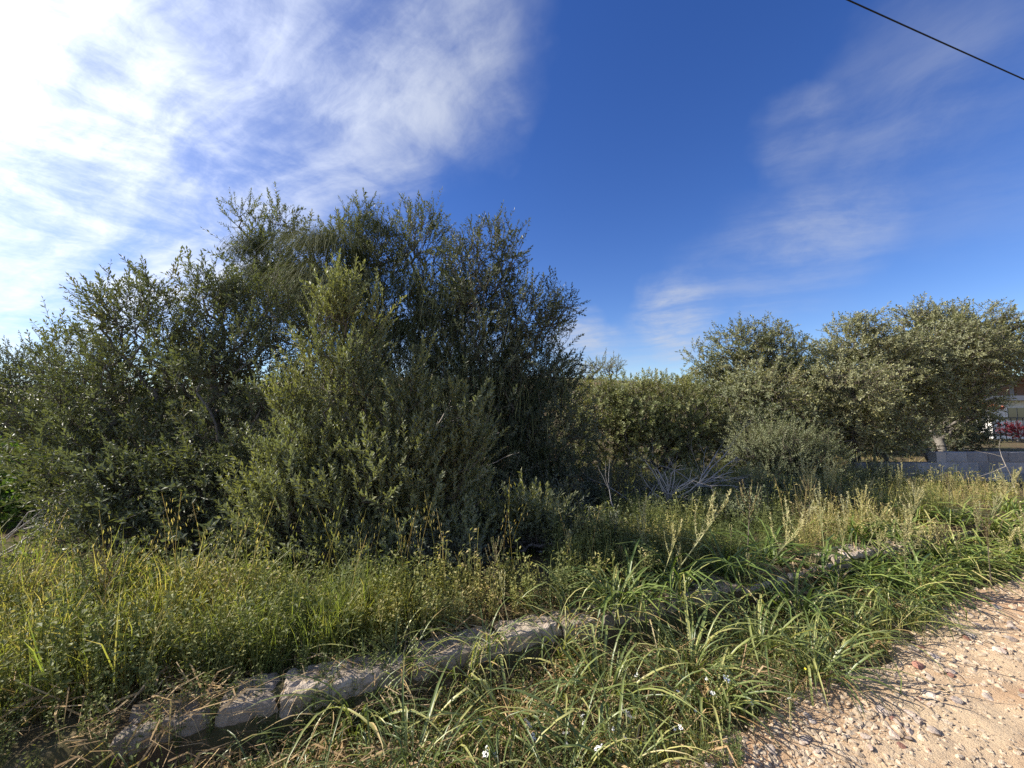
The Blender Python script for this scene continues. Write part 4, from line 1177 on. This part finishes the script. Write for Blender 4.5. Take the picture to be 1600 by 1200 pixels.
# ------------------------------------------------------------------ seed stalks
def stalk_parts(seed, h=1.0, nb=7, top=0.55, curl=0.25, beads=26, bl=0.036, bw=0.022):
    """returns stem shape and a list of branch shapes, unit height h"""
    r = np.random.default_rng(seed)
    lean = r.normal(0, 0.12, 2)
    Pm = lambda t: np.array([lean[0] * t * h, lean[1] * t * h, h * t])
    st = Shape(); st.tube([Pm(0), Pm(0.35), Pm(0.7), Pm(1)], [0.008, 0.007, 0.005, 0.003], 4)
    def beadline(S, P, nb_):
        for i in range(nb_):
            t = (i + 0.5) / nb_
            q = P[0] * (1 - t) ** 2 + 2 * t * (1 - t) * P[1] + t * t * P[2]
            a = r.random() * 6.28
            d = np.array([cos(a) * 0.8, sin(a) * 0.8, 0.9])
            S.leaf(q, d, np.array([-sin(a), cos(a), 0.2]), bl * (0.6 + 0.7 * r.random()), bw, m=0, fold=0.3)
    br = []
    for i in range(nb):
        t = 1 - top + top * (i + 0.3) / nb; a = i * 2.4 + r.normal(0, .4)
        L = h * (0.42 - 0.18 * i / nb) * (0.8 + 0.4 * r.random())
        o = Pm(t); out_ = np.array([cos(a), sin(a), 0])
        P = [o, o + out_ * L * curl * 0.9 + np.array([0, 0, L * 0.35]), o + out_ * L * curl * 1.15 + np.array([0, 0, L])]
        S = Shape(); S.tube([P[0], .25 * P[0] + .5 * P[1] + .25 * P[2], P[2]], [0.004, 0.003, 0.002], 3, m=1)
        beadline(S, P, beads); br.append(S)
    S = Shape(); S.tube([Pm(.98), Pm(1.0) + np.array([0, 0, h * .12])], 0.002, 3, m=1)
    beadline(S, [Pm(0.8), Pm(0.95), Pm(1.1)], beads); br.append(S)
    return st, br
SV = {}
for v, kw in {'pale': dict(nb=6, curl=0.22), 'bushy': dict(nb=11, curl=0.4, top=0.6, bl=0.04, bw=0.024), 'brown': dict(nb=9, curl=0.4, top=0.4, beads=24, bl=0.026), 'spire': dict(nb=3, curl=0.1, top=0.3, beads=30)}.items():
    SV[v] = []
    for i in range(3):
        st, br = stalk_parts(hash(v) % 97 if False else {'pale': 3, 'bushy': 13, 'brown': 23, 'spire': 33}[v] + i, **kw)
        sm_ = 'seed_dark' if v == 'brown' else 'seed'
        SV[v].append((st.mesh('stem', [M['stem'] if v != 'brown' else M['twig']]), [b.mesh('seed_branch', [M[sm_], M['stem']]) for b in br]))
def stalk(px, py_base, py_top, v, label, lean=0.0, z=0.05, group=None, name='seed_stalk'):
    p = G(px, py_base, z); p[2] = float(ground_z(p[0], p[1])) - 0.02
    dep = p[1]; top = D(px, py_top, dep)[2]
    h = max(0.2, (top - p[2]) / 1.08)
    e = empty(name, p, label, 'plant', group)
    st, br = random.choice(SV[v])
    s0 = link('stem', st, e)
    for b in br: link('seed_branch', b, e)
    e.scale = (h, h, h) if h < 1 else (1, 1, h)
    e.rotation_euler = (0, lean, random.random() * 0.8)
    return e
STK = [(1040, 960, 760, 'pale', 0.28, 'tall leaning candelabra of pale seed spikes in front of the bleached bush', 0.05),
       (1168, 925, 765, 'brown', 0.05, 'reddish-brown branched seed stalk left of the bushy yellow one', 0.05),
       (1185, 945, 775, 'bushy', 0.25, 'bushy yellow-green seed stalk leaning right above the flat kerb stone', 0.05),
       (1000, 910, 785, 'pale', 0.0, 'pale upright seed stalk with many close spikes left of the leaning candelabra', 0.2),
       (1028, 930, 815, 'pale', 0.0, 'shorter grey seed stalk right below the close-spiked one', 0.2),
       (1290, 880, 770, 'pale', 0.0, 'slim seed stalk of the pair right of the bushy stalk, nearer the shrubs', 0.2),
       (1310, 890, 780, 'pale', 0.05, 'slim seed stalk of the pair right of the bushy stalk, nearer the track', 0.2),
       (1270, 935, 860, 'brown', 0.0, 'short brown seed stalk among the bright clump tops', 0.05),
       (130, 1060, 880, 'brown', 0.0, 'dark branching dry stalk standing in the left grass', 0.2),
       (25, 1080, 985, 'spire', 0.0, 'short dark seed spire at the left edge of the grass', 0.2),
       (770, 960, 850, 'brown', 0.0, 'brown dry weed in the shade near the small olive sprout', 0.2),
       (1140, 900, 825, 'spire', 0.0, 'thin green spire left of the reddish-brown stalk', 0.2),
       (600, 1090, 950, 'spire', 0.02, 'thin dark stem rising from the front clump by the kerb', 0.05),
       (800, 1010, 905, 'spire', -0.05, 'thin grey stem in front of the shaded flowers', 0.2),
       (900, 930, 840, 'spire', 0.0, 'pale thin stem at the left of the shaded hollow', 0.2),
       (1350, 870, 790, 'bushy', 0.0, 'yellowish seed stalk below the low golden shrub', 0.2),
       (1430, 815, 752, 'bushy', 0.0, 'golden seed stalk standing before the left part of the block wall', 0.2),
       (1485, 810, 745, 'brown', 0.0, 'brown seed stalk standing before the middle of the block wall', 0.2),
       (1550, 815, 735, 'bushy', 0.0, 'tallest golden seed stalk before the right part of the block wall', 0.2)]
for px, pb, pt, v, ln, lab, z in STK: stalk(px, pb, pt, v, lab, ln, z)
for i in range(34):
    px = random.uniform(1220, 1600); pb = random.uniform(800, 890)
    stalk(px, pb, pb - random.uniform(35, 90), random.choice(['pale', 'bushy', 'spire', 'bushy', 'brown']), 'slender seed stalk in the crowded field of weeds before the block wall', random.gauss(0, .2), 0.2,
          'seed stalks crowded in the field right of the shrubs')
for i in range(14):
    px = random.uniform(880, 1220); pb = random.uniform(870, 930)
    stalk(px, pb, pb - random.uniform(50, 80), random.choice(['pale', 'spire', 'brown']), 'dull seed stalk half in shade behind the broken kerb', random.gauss(0, .2), 0.2,
          'seed stalks in the half-shade behind the kerb')

# ------------------------------------------------------------------ flowers
def flower_meshes(kind):
    S = Shape(); st = Shape(); st.tube([(0, 0, 0), (0.01, 0, 0.5), (0, 0, 1)], 0.004, 3)
    r = np.random.default_rng(5)
    if kind == 'umbel':
        for _ in range(26):
            a = r.random() * 6.28; q = r.random() ** .5 * 0.022
            p = np.array([cos(a) * q, sin(a) * q, r.normal(0, .004)])
            for k in range(4):
                b = k * pi / 2 + a
                S.leaf(p, np.array([cos(b), sin(b), .3]), np.array([-sin(b), cos(b), 0]), 0.006, 0.005)
    else:
        n = 11 if kind == 'daisy' else 4
        L, w = (0.017, 0.007) if kind == 'daisy' else (0.026, 0.03)
        for k in range(n):
            b = k * 2 * pi / n
            S.leaf((0, 0, 0), np.array([cos(b), sin(b), .3 if kind == 'daisy' else 0.8]), np.array([-sin(b), cos(b), 0]), L, w, w=0.65)
    return st, S
FM = {}
for kd, mat in (('umbel', 'white_petal'), ('daisy', 'yellow_petal'), ('poppy', 'red_petal')):
    st, S = flower_meshes(kd); FM[kd] = (st.mesh('stem', [M['stem']]), S.mesh('petal', [M[mat]]))
def flower(px, py, kd, label, depth=None, z=None, group=None, size=1.0):
    # (px, py) is the flower head; the stem goes to the ground below
    e0 = D(px, py, depth); gz = float(ground_z(e0[0], e0[1]))
    e = empty({'umbel': 'white_flower', 'daisy': 'yellow_flower', 'poppy': 'red_poppy'}[kd], (e0[0], e0[1], gz), label, 'flower', group)
    hgt = max(0.05, e0[2] - gz)
    s = link('stem', FM[kd][0], e); s.scale = (0.5, 0.5, hgt)
    pmesh = link('flower_head', FM[kd][1], e, (0, 0, hgt)); pmesh.scale = (size,) * 3
    pmesh.rotation_euler = (0.5, random.gauss(0, .3), random.random() * 6)
for px, py, dep, sz in [(978, 1112, 1.95, 1.0), (985, 1120, 1.96, .8), (825, 1130, 1.9, .9), (760, 1175, 1.8, .9), (935, 1168, 1.8, .8), (1135, 1060, 2.2, .8), (833, 1152, 1.85, .7), (885, 1145, 1.9, .7)]:
    flower(px, py, 'umbel', 'cluster of tiny white flowers among the front strap leaves', dep, size=sz, group='white flower clusters among the front strap leaves')
for px, py, dep, sz in [(665, 925, 3.3, .9), (682, 927, 3.3, .9), (700, 934, 3.2, 1.0), (672, 942, 3.2, .7), (845, 885, 3.8, .8), (875, 893, 3.8, .8), (885, 905, 3.6, .7), (695, 950, 3.1, .6)]:
    flower(px, py, 'umbel', 'tiny white flowers in the dark shade under the olives', dep, size=sz, group='white flowers in the shade under the olives')
for i in range(26):
    px = random.uniform(620, 1240); py = 1195 - (px - 620) * 0.15 + random.uniform(-90, 20)
    flower(px, py, 'umbel', 'scattered small white blossom low in the verge', G(px, min(py + 40, 1300), 0.04)[1], size=random.uniform(.3, .5), group='small white blossoms low in the verge')
flower(20, 915, 'daisy', 'yellow daisy at the left edge of the grass', 3.0, size=1.1)
flower(30, 918, 'daisy', 'second yellow daisy touching the one at the left edge', 3.02, size=.9)
flower(424, 892, 'daisy', 'left one of two yellow daisies under the young olive', 3.5, size=1.1)
flower(444, 891, 'daisy', 'right one of two yellow daisies under the young olive', 3.5, size=1.1)
for px, py in [(985, 1125), (1003, 1130), (1001, 1161), (1108, 1088), (1150, 1103), (985, 1163), (470, 1105), (1258, 1045)]:
    flower(px, py, 'daisy', 'tiny yellow flower near the gravel edge of the verge', G(px, py + 25, 0.04)[1], size=.4, group='tiny yellow flowers in the verge')
for px, py in [(160, 925), (255, 950), (90, 960), (330, 935), (200, 1000), (385, 960), (60, 1010), (290, 1010)]:
    flower(px, py, 'daisy', 'tiny yellow flower scattered in the left grass', G(px, py + 45, 0.2)[1], size=.55, group='tiny yellow flowers in the left grass')
for px, py in [(45, 710), (62, 716), (30, 716), (75, 712)]:
    flower(px, py, 'daisy', 'yellow blossom on top of the bright left shrub', 5.9, size=1.6, group='yellow blossoms on the bright left shrub')
flower(955, 899, 'poppy', 'single red poppy in the half-shade behind the kerb', 3.4, size=.9)
